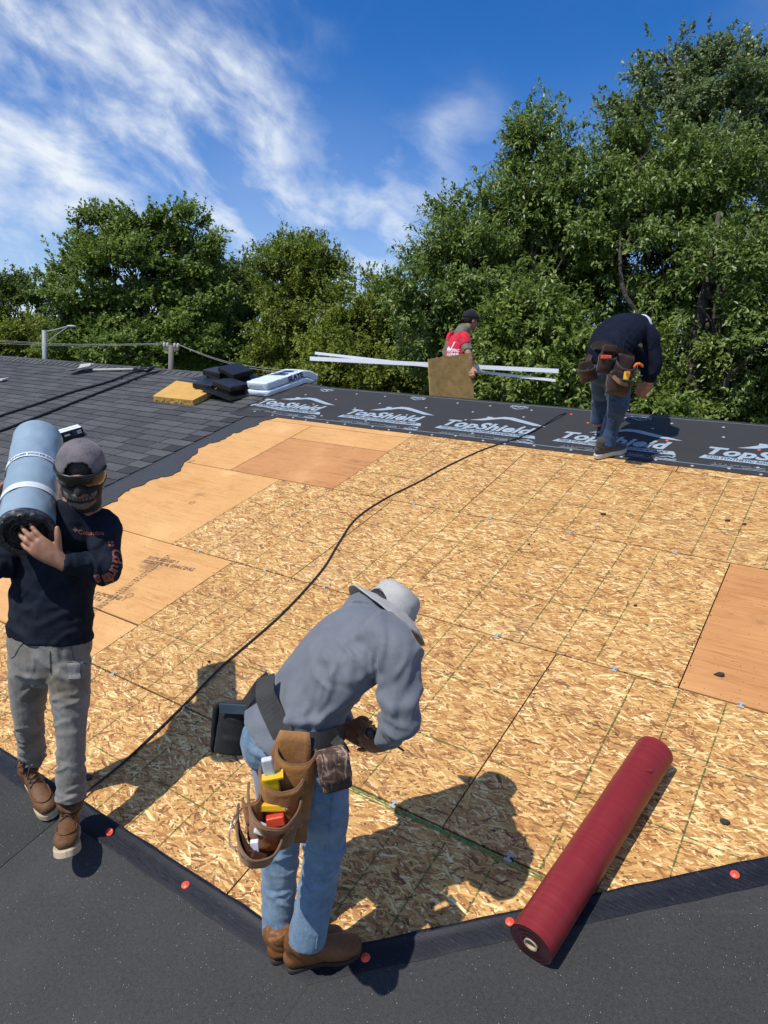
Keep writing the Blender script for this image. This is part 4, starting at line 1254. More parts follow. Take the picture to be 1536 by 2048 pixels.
def tree(name, label, cat_, base, lobes, nleaf, leaf, m, twig=.32, per=26, shellb=.5, droop=.25, up=.35, width=.55, group=None, seed=1, branch=True, dens_floor=None):
    """lobes: (centre, (rx, ry, rz)); leaves sit on twigs clustered towards the lobes' skins"""
    global rng
    rng = np.random.default_rng(seed); R = random.Random(seed)
    base = Vector(base); t = thing(name, base, label, cat_, group)
    vol = np.array([l[1][0] * l[1][1] + l[1][0] * l[1][2] for l in lobes]); vol = vol / vol.sum()
    ncl = nleaf // per; pos, ax, nr, sz, tn = [], [], [], [], []
    for (c, r), f in zip(lobes, vol):
        k = max(3, int(ncl * f)); nb = max(6, k // 15)
        bd_ = rnd_dirs(nb); bi = rng.integers(0, nb, k)
        spread_ = .55 / max(r)                             # boughs: sprays gather on them and leave dark hollows between
        d = bd_[bi] + rng.normal(size=(k, 3)) * np.array([1, 1, .55]) * spread_ * .55; d /= np.linalg.norm(d, axis=1)[:, None]
        brr = (shellb + (1 - shellb) * rng.random(nb) ** .6)
        # lumpy skin so the outline is never smooth
        lump = np.array([1 + .30 * noise.noise(Vector(q * 2.1) + Vector((c[0], c[1], c[2]))) + .17 * noise.noise(Vector(q * 5.2) + Vector((c[1], 3, c[2]))) for q in d])
        rr_ = (brr[bi] + rng.normal(size=k) * .22 / max(r)) * lump
        rr_ *= 1 + .13 * (rng.random(k) > .93)
        cp_ = np.array(c) + d * rr_[:, None] * np.array(r)
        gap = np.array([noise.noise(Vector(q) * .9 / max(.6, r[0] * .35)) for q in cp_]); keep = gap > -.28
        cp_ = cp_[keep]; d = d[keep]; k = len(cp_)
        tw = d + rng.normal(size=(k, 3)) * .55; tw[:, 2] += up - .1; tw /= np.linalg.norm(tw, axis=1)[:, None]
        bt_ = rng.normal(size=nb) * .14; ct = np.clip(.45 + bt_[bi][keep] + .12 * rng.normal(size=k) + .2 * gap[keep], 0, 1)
        u = rng.random((k, per)); side = rnd_dirs(k * per).reshape(k, per, 3)
        tl = twig * (.6 + .8 * rng.random((k, 1)))
        p_ = cp_[:, None, :] + tw[:, None, :] * ((u - .35) * 1.5 * tl)[..., None] + side * (tl * .38 * (1.15 - .6 * u) * rng.random((k, per)) ** .5)[..., None]
        a_ = tw[:, None, :] * .5 + side * .85 + np.array([0, 0, -droop])
        n_ = np.array([0, 0, .75]) + rnd_dirs(k * per).reshape(k, per, 3) * .75 + d[:, None, :] * .45 + np.array(L) * .75
        pos.append(p_.reshape(-1, 3)); ax.append(a_.reshape(-1, 3)); nr.append(n_.reshape(-1, 3))
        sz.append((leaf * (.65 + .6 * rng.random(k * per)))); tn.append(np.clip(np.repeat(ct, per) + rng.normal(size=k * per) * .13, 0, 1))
    pos, ax, nr, sz, tn = (np.concatenate(q) for q in (pos, ax, nr, sz, tn))
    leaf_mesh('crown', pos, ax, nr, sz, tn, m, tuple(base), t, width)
    top = max(c[2] + r[2] * .3 for c, r in lobes)
    cx_ = sum(c[0] for c, r in lobes) / len(lobes); cy_ = sum(c[1] for c, r in lobes) / len(lobes)
    tp = Vector((base.x * .5 + cx_ * .5, base.y * .5 + cy_ * .5, base.z + (top - base.z) * .85))
    path = limb_path(base, tp, .12, seed, 6); H = (tp - base).length; r0_ = H * .022 + .08
    V, F = loft(path, [r0_ * (1.25 - 1.1 * k / 6) for k in range(7)], (1, 0, .1), 10, 3, 'flat'); mesh('trunk', V, F, MT['bark'], t, smooth=True)
    if branch:
        for i, (c, r) in enumerate(lobes):
            c = Vector(c); k = min(5, max(1, int(6 * (c.z - base.z) / H * .62))); st = path[k]
            pth = limb_path(st, c + Vector((0, 0, r[2] * .25)), .3, seed * 31 + i, 5); rb = r0_ * .38
            bits = [loft(pth, [rb * (1 - .16 * q) for q in range(6)], (.3, .9, .2), 7, 3, 'flat')]
            for q in range(9):
                d = Vector(rnd_dirs(1)[0]); d.z = abs(d.z) * .8; e = c + Vector((d.x * r[0], d.y * r[1], d.z * r[2])) * R.uniform(.6, .95)
                bits.append(loft(limb_path(pth[R.choice([2, 3, 4, 5])], e, .3, R.random(), 4), [rb * .36 * (1 - .2 * z) for z in range(5)], (.3, .9, .2), 5, 2, 'flat'))
            mesh('branch', *join(*bits), MT['bark'], t, smooth=True)
    return t


def lobe(px, py, t, rx, ry, rd=None):
    """centre from where it shows at t metres; radii given in the photo's pixels, kept round in depth"""
    c = P(px, py, t); k = t / FPX
    return (tuple(c), (max(rx * k, .3), (rd or rx * k), ry * k))


def base_under(px, t):
    c = P(px, 760, t); return (c.x, c.y, GZ)


# big oaks on the right
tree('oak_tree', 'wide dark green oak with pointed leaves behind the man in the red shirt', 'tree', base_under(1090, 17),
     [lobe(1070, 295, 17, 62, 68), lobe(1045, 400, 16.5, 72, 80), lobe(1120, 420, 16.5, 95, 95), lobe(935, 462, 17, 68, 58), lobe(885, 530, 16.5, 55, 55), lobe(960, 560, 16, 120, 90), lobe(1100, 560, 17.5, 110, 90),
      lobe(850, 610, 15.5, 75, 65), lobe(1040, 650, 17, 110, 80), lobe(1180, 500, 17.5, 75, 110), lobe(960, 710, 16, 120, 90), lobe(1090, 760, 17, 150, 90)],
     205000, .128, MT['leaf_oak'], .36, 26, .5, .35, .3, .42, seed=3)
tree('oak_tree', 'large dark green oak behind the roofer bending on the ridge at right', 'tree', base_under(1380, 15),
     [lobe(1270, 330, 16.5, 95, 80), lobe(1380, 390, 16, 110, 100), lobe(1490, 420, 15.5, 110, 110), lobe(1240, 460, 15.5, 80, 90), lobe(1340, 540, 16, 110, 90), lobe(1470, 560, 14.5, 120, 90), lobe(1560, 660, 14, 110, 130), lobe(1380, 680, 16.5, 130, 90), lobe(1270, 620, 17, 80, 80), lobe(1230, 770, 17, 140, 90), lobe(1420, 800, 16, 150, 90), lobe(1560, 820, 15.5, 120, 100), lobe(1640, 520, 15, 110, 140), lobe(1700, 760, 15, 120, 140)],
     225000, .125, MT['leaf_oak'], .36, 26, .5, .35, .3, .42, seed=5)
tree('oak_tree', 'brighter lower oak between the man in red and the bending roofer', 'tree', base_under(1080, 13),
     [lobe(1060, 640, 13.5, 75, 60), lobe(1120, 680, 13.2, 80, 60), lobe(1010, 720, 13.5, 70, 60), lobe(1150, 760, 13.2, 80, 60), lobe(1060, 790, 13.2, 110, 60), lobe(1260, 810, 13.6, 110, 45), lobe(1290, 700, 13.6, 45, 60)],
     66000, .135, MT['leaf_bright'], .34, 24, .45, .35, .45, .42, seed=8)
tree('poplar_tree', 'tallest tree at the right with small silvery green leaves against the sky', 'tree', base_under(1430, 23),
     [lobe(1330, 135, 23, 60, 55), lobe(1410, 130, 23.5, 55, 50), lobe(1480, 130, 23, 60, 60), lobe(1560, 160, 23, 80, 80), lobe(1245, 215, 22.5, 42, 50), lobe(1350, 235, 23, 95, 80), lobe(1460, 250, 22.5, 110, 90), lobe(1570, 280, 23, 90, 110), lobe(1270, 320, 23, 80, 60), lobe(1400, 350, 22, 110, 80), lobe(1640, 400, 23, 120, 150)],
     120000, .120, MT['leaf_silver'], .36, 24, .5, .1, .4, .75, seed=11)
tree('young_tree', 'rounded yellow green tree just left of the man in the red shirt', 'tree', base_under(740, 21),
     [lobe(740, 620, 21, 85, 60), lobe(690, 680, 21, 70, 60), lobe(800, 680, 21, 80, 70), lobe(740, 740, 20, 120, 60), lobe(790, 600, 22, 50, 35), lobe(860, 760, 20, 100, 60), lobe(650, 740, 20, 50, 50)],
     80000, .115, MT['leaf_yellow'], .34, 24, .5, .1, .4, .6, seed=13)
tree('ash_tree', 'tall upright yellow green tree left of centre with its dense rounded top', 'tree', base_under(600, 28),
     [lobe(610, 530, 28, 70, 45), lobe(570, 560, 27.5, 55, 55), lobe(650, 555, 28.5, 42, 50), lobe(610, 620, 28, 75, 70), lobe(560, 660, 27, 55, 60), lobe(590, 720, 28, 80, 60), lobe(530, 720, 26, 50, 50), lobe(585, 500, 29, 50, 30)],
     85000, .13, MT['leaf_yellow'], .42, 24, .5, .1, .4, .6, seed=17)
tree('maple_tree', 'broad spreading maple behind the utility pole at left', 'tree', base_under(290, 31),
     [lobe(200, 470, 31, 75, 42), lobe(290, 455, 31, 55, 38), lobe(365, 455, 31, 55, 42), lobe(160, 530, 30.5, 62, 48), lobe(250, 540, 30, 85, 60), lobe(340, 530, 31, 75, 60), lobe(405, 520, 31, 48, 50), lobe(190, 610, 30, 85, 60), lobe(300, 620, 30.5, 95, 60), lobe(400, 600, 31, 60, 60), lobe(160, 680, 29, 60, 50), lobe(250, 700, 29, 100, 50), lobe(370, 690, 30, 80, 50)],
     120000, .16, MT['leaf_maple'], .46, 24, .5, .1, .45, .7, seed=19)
tree('dark_tree', 'darker narrow tree between the maple and the tall yellow green tree', 'tree', base_under(480, 36),
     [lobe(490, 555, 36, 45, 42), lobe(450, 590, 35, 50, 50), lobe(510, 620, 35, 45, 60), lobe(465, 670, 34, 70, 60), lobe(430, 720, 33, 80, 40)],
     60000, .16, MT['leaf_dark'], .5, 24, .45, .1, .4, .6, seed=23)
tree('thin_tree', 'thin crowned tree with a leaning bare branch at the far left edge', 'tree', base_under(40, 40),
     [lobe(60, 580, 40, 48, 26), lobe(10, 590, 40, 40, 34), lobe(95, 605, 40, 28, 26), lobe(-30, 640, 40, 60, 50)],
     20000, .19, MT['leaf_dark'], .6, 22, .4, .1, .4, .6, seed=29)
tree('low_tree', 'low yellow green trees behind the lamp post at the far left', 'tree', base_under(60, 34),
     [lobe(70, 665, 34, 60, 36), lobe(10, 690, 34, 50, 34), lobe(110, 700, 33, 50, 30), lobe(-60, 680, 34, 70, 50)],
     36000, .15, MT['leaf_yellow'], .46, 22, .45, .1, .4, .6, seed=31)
# a far-off belt of wood that closes the gaps
r_ = np.random.default_rng(5); n = 150000
th = r_.uniform(-75, 45, n); dist = r_.uniform(52, 66, n)
hh = (5.2 + 2.0 * np.array([noise.noise(Vector((a * .09, 0, 3))) for a in th]) + 1.2 * np.array([noise.noise(Vector((a * .5, 0, 9))) for a in th])) * r_.random(n) ** .6 + GZ * (1 - 0) * 0
pos = np.stack([np.sin(np.radians(th)) * dist, np.cos(np.radians(th)) * dist, GZ + hh + 2.2 * r_.random(n)], 1)
o = leaf_mesh('distant_wood', pos, r_.normal(size=(n, 3)), r_.normal(size=(n, 3)) + np.array([0, 0, .6]), .38 + .25 * r_.random(n), r_.random(n), MT['leaf_dark'], (0, 0, GZ), None, .8)
tag(o, kind='stuff')

# ------------------------------------------------------------ pole, lamp post, wires
pb_ = P(342, 745, 26); pole = thing('utility_pole', (pb_.x, pb_.y, GZ), 'weathered utility pole with insulators rising behind the shingled roof', 'utility pole')
pt = P(342, 690, 26); pt = Vector((pb_.x, pb_.y, pt.z))
V, F = loft([(pb_.x, pb_.y, GZ), (pb_.x, pb_.y, 0), pt], [.15, .12, .095], (1, 0, 0), 12, 2, 'flat'); mesh('pole', V, F, MT['wood_pole'], pole, smooth=True)
V, F = boxg(pt - Vector((0, 0, .16)), (CR.x, CR.y, 0), (0, 0, 1), CF, .55, .08, .1); mesh('cross_arm', V, F, MT['wood_pole'], pole)
for k in (-.25, -.13, .13, .25):
    c = pt + Vector((CR.x, CR.y, 0)) * k; V, F = loft([c - Vector((0, 0, .12)), c, c + Vector((0, 0, .08))], [.05, .06, .03], (1, 0, 0), 8, 2, 'flat'); mesh('insulator', V, F, MT['galv'], pole, smooth=True)
for k, (y0, dx, label) in enumerate(((679, -.25, 'upper'), (682, -.13, 'middle'), (686, .13, 'lower'))):
    a = P(-60, y0 - 3, 26 + k * .2); b = pt + Vector((CR.x, CR.y, 0)) * dx + Vector((0, 0, .05))
    pts = [a.lerp(b, q / 8) - Vector((0, 0, .12 * math.sin(math.pi * q / 8))) for q in range(9)]
    V, F = tube(pts, .0055, 5, 2); o = mesh('overhead_wire', V, F, MT['galv'], origin=pts[4]); tag(o, f'{label} of the overhead wires running left from the utility pole', 'wire', 'wires left of the utility pole')
for k, (dx, y1) in enumerate(((.25, 742), (.20, 748))):
    a = pt + Vector((CR.x, CR.y, 0)) * dx + Vector((0, 0, .05)); b = P(600, y1, 20.5)
    pts = [a.lerp(b, q / 10) - Vector((0, 0, .22 * math.sin(math.pi * q / 10))) for q in range(11)]
    V, F = tube(pts, .0055, 5, 2); o = mesh('overhead_wire', V, F, MT['galv'], origin=pts[4]); tag(o, ('upper' if k == 0 else 'lower') + ' of the two wires sloping down right from the utility pole', 'wire', 'wires right of the utility pole')
lb = P(90, 720, 27); lt = P(90, 661, 27)
lp = thing('street_lamp', (lb.x, lb.y, GZ), 'grey lamp post with a slanted bracket arm behind the shingled roof', 'street lamp')
lt = Vector((lb.x, lb.y, lt.z)); H_ = Vector((CR.x, CR.y, 0)).normalized()
V, F = loft([(lb.x, lb.y, GZ), (lb.x, lb.y, 0), lt], [.14, .11, .085], (1, 0, 0), 12, 2, 'flat'); mesh('post', V, F, MT['pole'], lp, smooth=True)
e_ = lt + H_ * .95 + Vector((0, 0, .22))
V, F = join(tube([lt - Vector((0, 0, .06)), lt + H_ * .45 + Vector((0, 0, .06)), e_], .028, 6, 2), tube([lt - Vector((0, 0, .5)), lt + H_ * .4 - Vector((0, 0, .18)), e_], .022, 6, 2)); mesh('bracket', V, F, MT['pole'], lp)
V, F = ball(e_ + H_ * .1, H_, Vector((-H_.y, H_.x, 0)), (0, 0, 1), .2, .08, .05, 10, 6); mesh('lamp_head', V, F, MT['galv'], lp, smooth=True)

# ------------------------------------------------------------ body helpers
def V3(*a): return Vector(a)


def hand(wrist, d, palm, thumb, size=1.0, curl=(30, 35, 25), spread=6, tcurl=20, curls=None, tang=38):
    """d: wrist to fingers, palm: the way the palm faces, thumb: side the thumb is on"""
    d = Vector(d).normalized(); s = Vector(thumb); s = (s - s.dot(d) * d).normalized(); nrm = Vector(palm); nrm = (nrm - nrm.dot(d) * d - nrm.dot(s) * s).normalized()
    w = Vector(wrist); k = size; out = []
    kn = w + d * .088 * k
    out.append(loft([w - d * .025 * k, w - d * .01 * k, w + d * .03 * k, w + d * .065 * k, kn], [(.027 * k, .020 * k), (.028 * k, .019 * k), (.037 * k, .018 * k), (.041 * k, .016 * k), (.039 * k, .0125 * k)], s, 16, 4))
    out.append(ball(w + d * .035 * k + s * .022 * k + nrm * .008 * k, d, s, nrm, .034 * k, .017 * k, .015 * k, 12, 8))
    for i, (off, ln, r) in enumerate(((.030, .074, .0092), (.0102, .082, .0096), (-.0100, .076, .0090), (-.0290, .060, .0080))):
        cc = curls[i] if curls else curl
        base = kn + s * off * k - d * (.004 if i in (1, 2) else .010) * k; ang = rad(spread) * (1.5 - i)
        dd = (d * math.cos(ang) + s * math.sin(ang)).normalized(); pts = [base - dd * .022 * k, base]; a = 0; p = base
        for q, f in enumerate((.46, .30, .24)):
            a += rad(cc[q]); step = dd * math.cos(a) + nrm * math.sin(a)
            pts.append(p + step * ln * k * f * .5); p = p + step * ln * k * f; pts.append(p)
        rr_ = r * k; out.append(loft(pts, [rr_ * .95, rr_ * 1.12, rr_ * .98, rr_ * 1.08, rr_ * .92, rr_ * .98, rr_ * .86, rr_ * .78], s, 10, 3))
    tb = w + d * .022 * k + s * .026 * k + nrm * .006 * k; a = rad(tang)
    t1 = (d * math.cos(a) + s * math.sin(a)).normalized(); t2 = (t1 * math.cos(rad(tcurl)) + (nrm * .5 - s * .5) * math.sin(rad(tcurl)) * 1.4).normalized()
    out.append(loft([tb - t1 * .01 * k, tb + t1 * .022 * k, tb + t1 * .042 * k, tb + t1 * .042 * k + t2 * .018 * k, tb + t1 * .042 * k + t2 * .036 * k], [.0145 * k, .0125 * k, .0115 * k, .0112 * k, .0085 * k], s, 10, 3))
    return out


def head(c, fwd, up, k=1.0):
    """cranium, jaw, nose, brow, lips and ears about the head's centre"""
    c = Vector(c); f = Vector(fwd).normalized(); u = Vector(up); u = (u - u.dot(f) * f).normalized(); s = f.cross(u)
    A = lambda x, y, z: c + s * x * k + f * y * k + u * z * k
    o = [ball(A(0, -.012, .030), s, f, u, .076 * k, .097 * k, .088 * k, 20, 14),
         ball(A(0, .020, -.035), s, f, u, .062 * k, .070 * k, .078 * k, 18, 12),
         ball(A(0, .052, -.088), s, f, u, .034 * k, .030 * k, .026 * k, 12, 8),
         loft([A(0, .084, .012), A(0, .100, -.012), A(0, .108, -.030), A(0, .094, -.040)], [.007 * k, .009 * k, .014 * k, .010 * k], s, 10, 3),
         loft([A(-.045, .068, .024), A(0, .086, .030), A(.045, .068, .024)], [.008 * k, .010 * k, .008 * k], u, 8, 4),
         loft([A(-.024, .078, -.060), A(0, .089, -.062), A(.024, .078, -.060)], [.006 * k, .009 * k, .006 * k], u, 8, 4),
         ball(A(-.040, .060, -.022), s, f, u, .020 * k, .018 * k, .018 * k, 10, 8), ball(A(.040, .060, -.022), s, f, u, .020 * k, .018 * k, .018 * k, 10, 8)]
    for q in (-1, 1): o.append(ball(A(q * .079, -.008, -.012), u, f + s * q * .3, s, .030 * k, .018 * k, .007 * k, 12, 8))
    o.append(loft([A(0, -.015, -.05), A(0, -.035, -.13), A(0, -.045, -.18)], [.056 * k, .055 * k, .062 * k], s, 14, 3))
    return o, A, (s, f, u)


def boot(name, heel, toe, up, m, msole, parent, Ln=.29, shaft_to=None, shaft_r=.052, laces=False, k=1.0, moc=True, sole_h=.028, round_toe=1.0):
    heel = Vector(heel); d = (Vector(toe) - heel).normalized(); u = Vector(up); u = (u - u.dot(d) * d).normalized(); s = d.cross(u)
    q = Ln / .29; A = lambda x, y, z: heel + d * x * q + s * y * q + u * z * q
    h = sole_h
    parts = [loft([A(.022, 0, h + .038), A(.07, 0, h + .042), A(.13, 0, h + .044), A(.18, .003, h + .036), A(.225, .005, h + .030), A(.262, .004, h + .024)],
                  [(.030, .038), (.033, .044), (.036, .046), (.044, .036), (.046, .030), (.036, .022)], s, 18, 4)]
    top = Vector(shaft_to) if shaft_to is not None else A(.03, 0, .26)
    a0 = A(.055, 0, h + .05); mid = A(.048, 0, .13)
    parts.append(loft([a0, mid, mid.lerp(top, .5), top], [(.036 * q, .052 * q), (.038 * q, .046 * q), (shaft_r, shaft_r), (shaft_r, shaft_r)], s, 16, 4, 'flat'))
    parts.append(ball(A(.10, 0, h + .070), d, s, u, .055 * q, .034 * q, .036 * q, 12, 8))
    fl = [(A(.05, 0, .12), u, .10, .005, .05), (A(.15, 0, .08), d, .06, .003, .04)]
    b = solid(name, parts, m, parent, .005, 4, fl, (.0012, 30))
    # sole: foot outline swept up
    out = [(-.008, 0), (-.004, .024), (.02, .034), (.07, .033), (.12, .034), (.17, .044), (.215, .050), (.25, .044), (.277, .026), (.286, .0)]
    oc = cat(out, 4); ring = [tuple(q) for q in oc] + [(q[0], -q[1]) for q in oc[-2:0:-1]]
    V = []
    for zz, sc in ((0, .93), (.006, 1.0), (h, 1.0), (h + .007, .96)): V += [A(.14 + (x - .14) * sc, y * sc + .003 * (x > .15), zz) for x, y in ring]
    n_ = len(ring); F = [(r * n_ + i, r * n_ + (i + 1) % n_, (r + 1) * n_ + (i + 1) % n_, (r + 1) * n_ + i) for r in range(3) for i in range(n_)] + [tuple(range(n_))[::-1], tuple(3 * n_ + i for i in range(n_))]
    mesh('sole', V, F, msole, b, smooth=False)
    if laces:
        bv = bvh_of(b); bits = []

        def onto(p, fr):
            r = bv.find_nearest(p); return r[0] + r[1] * .003 if r[0] else p
        for i in range(6):
            x = .150 - i * .014; z = h + .075 + i * .020; w_ = .024 + .002 * i
            for sg in (-1, 1):
                a_ = onto(A(x, sg * w_, z), 0); b_ = onto(A(x - .014, -sg * w_, z + .020), 0); mm = onto(A(x - .001, 0, z + .022), 0)
                bits.append(tube([a_, mm, b_], .0030, 6, 3))
        kn = onto(A(.075, 0, h + .19), 0)
        for sg in (-1, 1): bits.append(tube([kn, kn + s * sg * .025 + d * .012, kn + s * sg * .045 - u * .02 + d * .012, kn + s * sg * .02 - u * .025 + d * .02, kn], .0028, 6, 4)); bits.append(tube([kn, kn + s * sg * .015 - u * .03 + d * .02, kn + s * sg * .03 - u * .06 + d * .03], .0028, 6, 3))
        mesh('laces', *join(*bits), MT['lace'], b, smooth=True)
        if moc:
            pts = [onto(A(.165 + .085 * math.sin(t_), .040 * math.cos(t_), h + .062 - .012 * math.sin(t_)), 0) for t_ in [math.pi * i / 14 for i in range(15)]]
            mesh('toe_seam', *tube(pts, .0034, 6, 2), m, b, smooth=True)
    return b


def cap_shell(A, axes, rx, ry, rz, zc, zcut, m, parent, name='cap', opening=None, th=.004, yc=-.012, nz=30, nn=120):
    """a dome over the skull; opening(azimuth, height) leaves a hole"""
    V = []; F = []; s, f, u = axes
    for i in range(nz + 1):
        th_ = (math.pi / 2 + zcut) * (1 - i / nz)
        for j in range(nn):
            ph = 2 * math.pi * j / nn
            V.append(A(rx * math.sin(th_) * math.sin(ph), yc + ry * math.sin(th_) * math.cos(ph), zc + rz * math.cos(th_) * (1 if math.cos(th_) > 0 else .8)))
    for i in range(nz):
        for j in range(nn):
            k = (j + 1) % nn; ph = (j + .5) / nn * 2 * math.pi; ph = ph - 2 * math.pi if ph > math.pi else ph; el_ = i / nz
            if opening and opening(ph, el_): continue
            F.append((i * nn + j, i * nn + k, (i + 1) * nn + k, (i + 1) * nn + j))
    V, F = shell([Vector(v) for v in V], F, th)
    return mesh(name, V, F, m, parent, smooth=True)


def pocket(o, right, up, out, wt, wb, h, dpt, th=.005, rim=.0, n=18, rows=10, flare=0.0, sag=.0, scoop=0.0, seed=0, full=False):
    """open topped pocket standing off a back plane; returns its sheet and its rim line"""
    o = Vector(o); right = Vector(right).normalized(); up = Vector(up).normalized(); out = Vector(out).normalized()
    V, F = [], []; top = []
    a0, a1 = (-math.pi / 2, math.pi / 2) if not full else (-math.pi, math.pi)
    for i in range(rows + 1):
        q = i / rows
        w = (wt * (1 - q) + wb * q) / 2; dp = dpt * (1 + flare * (1 - q) ** 2) * (1 - .25 * q)
        e = 1.0 if i < rows else .93
        if i >= rows - 2: e = (1.0, .9, .55)[i - rows + 2]
        for j in range(n + 1):
            a = a0 + (a1 - a0) * j / n
            x = math.copysign(abs(math.sin(a)) ** .8, math.sin(a)) * w * (1 if not full else .98); y = max(0, math.cos(a)) ** .75 * dp * e if not full else (math.cos(a)) * dp * e
            z = -q * h - (scoop * max(0, math.cos(a)) ** 1.3 * (1 - q) ** 1.5) + sag * max(0, math.cos(a)) * -1 * math.sin(q * math.pi) * .0
            wob = .004 * noise.noise(Vector((x * 30, z * 30, seed)))
            p = o + right * (x + wob) + out * (y + wob * 1.5) + up * z
            V.append(p)
            if i == 0: top.append(p)
    k = n + 1
    for i in range(rows):
        for j in range(n): F.append((i * k + j, i * k + j + 1, (i + 1) * k + j + 1, (i + 1) * k + j))
    b0 = rows * k; F.append(tuple(b0 + j for j in range(k)))
    return shell(V, F, th), top


def panel(o, right, up, out, wt, wb, h, th=.006, topc=.0, seed=0):
    V, F = [], []; N = 10
    o = Vector(o)
    for i in range(N + 1):
        q = i / N; w = wt * (1 - q) + wb * q
        if q < .2: w *= (1 - topc * (1 - q / .2) ** 2)
        for j in range(7):
            x = (j / 6 - .5) * w; V.append(o + right * x - up * (q * h) + out * (.006 * noise.noise(Vector((x * 14, q * 4, seed)))))
    for i in range(N):
        for j in range(6): F.append((i * 7 + j, i * 7 + j + 1, (i + 1) * 7 + j + 1, (i + 1) * 7 + j))
    return shell(V, F, th)


RIGHT = Vector((CR.x, CR.y, 0)).normalized(); AWAY = Vector((-RIGHT.y, RIGHT.x, 0)); UPW = Vector((0, 0, 1))

# ------------------------------------------------------------ A: man carrying the blue roll, walking to the camera
fA = G(110, 1650); pA = thing('person', fA, 'man in navy shirt, grey jeans and skull face mask carrying a blue roll', 'person', 'roofers at work')
# pose
cH = P(163, 948, 2.66)
fwdA = (-AWAY * .86 + RIGHT * .26 - UPW * .30).normalized(); upA = (UPW * 1.0 + RIGHT * .06 - AWAY * .30).normalized()
hd, HA, axA = head(cH, fwdA, upA, .97)
sxr = P(208, 1052, 2.80); sxl = P(62, 1045, 2.88)         # shoulders (image right, image left)
elr, wrr = P(211, 1140, 2.72), P(120, 1122, 2.60)
ell, wrl = P(-2, 1135, 2.72), P(-8, 1020, 2.84)
neckA = P(152, 1015, 2.78)
rA0, rA1 = P(52, 1066, 2.60), P(76, 880, 3.10)             # roll axis
hL = G(66, 1568, .02); tL = G(90, 1606, .02); dL_ = (tL - hL).normalized(); anL = hL + dL_ * .06 + NRM * .10; hemL = P(66, 1514, TD_(anL) - .005)
hipL, knL = P(56, 1325, 2.89), P(58, 1440, 2.98)
hipR, knR, anR = P(140, 1325, 2.85), P(142, 1460, 2.83), P(143, 1640, 2.90)
latA = (RIGHT * .97 - AWAY * .1).normalized()
body = list(hd)
body += [loft([P(98, 1300, 2.87), P(103, 1230, 2.84), P(118, 1120, 2.83), P(135, 1060, 2.83), neckA + UPW * .02], [(.11, .06), (.10, .06), (.11, .06), (.10, .05), (.05, .045)], latA, 20, 4),
         loft([sxr, elr, elr.lerp(wrr, .5), wrr], [.045, .034, .028, .022], UPW, 12, 4), loft([sxl, ell, ell.lerp(wrl, .5), wrl], [.045, .034, .028, .022], RIGHT, 12, 4),
         loft([hipL, knL, hemL, anL], [.055, .042, .034, .03], latA, 12, 4), loft([hipR, knR, anR], [.055, .044, .034], latA, 12, 4)]
# supporting hand on the roll's end: fingers towards the core, image left; palm against roll end
axR = (rA1 - rA0).normalized()
wtip = P(64, 1088, 2.575)
dH = (P(60, 1088, 2.56) - wrr + UPW * .012).normalized()
body += hand(wrr + dH * .005, dH, AWAY * .9 + UPW * .35, UPW * 1 + RIGHT * .25, 1.08, (16, 22, 16), 4, 8, [(10, 20, 14), (8, 18, 12), (10, 20, 14), (16, 24, 16)], 52)
dL = (P(16, 952, 2.86) - wrl).normalized()
body += hand(wrl, dL, RIGHT * .9 - AWAY * .1, AWAY * 1.0 - UPW * .2, 1.0, (14, 22, 16), 7, 10, None, 40)
solid('body', body, MT['skin'], pA, .0042, 3)
# clothes
top = [loft([P(100, 1272, 2.865), P(102, 1235, 2.855), P(106, 1170, 2.845), P(120, 1105, 2.84), P(133, 1066, 2.83), P(144, 1044, 2.80), P(150, 1024, 2.785)],
            [(.176, .125), (.170, .120), (.168, .115), (.185, .125), (.178, .118), (.145, .105), (.080, .075)], latA, 24, 5, 'flat'),
       loft([sxr - RIGHT * .06, sxr, sxr.lerp(elr, .55), elr, elr.lerp(wrr, .35), elr.lerp(wrr, .75), wrr.lerp(elr, .06)], [.072, .066, .060, .060, .052, .043, .038], UPW, 16, 5, 'flat'),
       loft([sxl + RIGHT * .05, sxl, sxl.lerp(ell, .55), ell, ell.lerp(wrl, .4), wrl.lerp(ell, .08)], [.070, .066, .060, .058, .050, .038], RIGHT, 16, 5, 'flat'),
       loft([neckA - UPW * .05, neckA + UPW * .030], [(.088, .085), (.070, .068)], latA, 16, 3, 'flat')]
fo = [(elr, elr - sxr, .15, .012, .065), (elr.lerp(wrr, .4), wrr - elr, .13, .010, .055), (sxr - UPW * .07, (elr - sxr) + RIGHT * .5, .14, .009, .08),
      (P(110, 1200, 2.72), UPW + RIGHT * .5, .28, .010, .11), (P(60, 1240, 2.75), UPW - RIGHT * .6, .18, .009, .08), (P(170, 1230, 2.75), UPW - RIGHT * .5, .18, .009, .08), (ell, ell - sxl, .14, .010, .065)]
sh_ = solid('shirt', top, MT['navy'], pA, .007, 5, fo, (.0022, 12))
legs = [loft([P(100, 1262, 2.86), P(99, 1290, 2.865), P(97, 1320, 2.87)], [(.168, .115), (.172, .118), (.160, .115)], latA, 22, 4),
        loft([hipL + RIGHT * .012, hipL.lerp(knL, .5), knL, knL.lerp(hemL, .55), hemL], [.088, .074, .059, .055, .055], latA, 18, 5, 'flat'),
        loft([hipR - RIGHT * .01, hipR.lerp(knR, .5), knR, P(142, 1530, 2.835), P(142, 1598, 2.845)], [.090, .075, .059, .055, .058], latA, 18, 5, 'flat')]
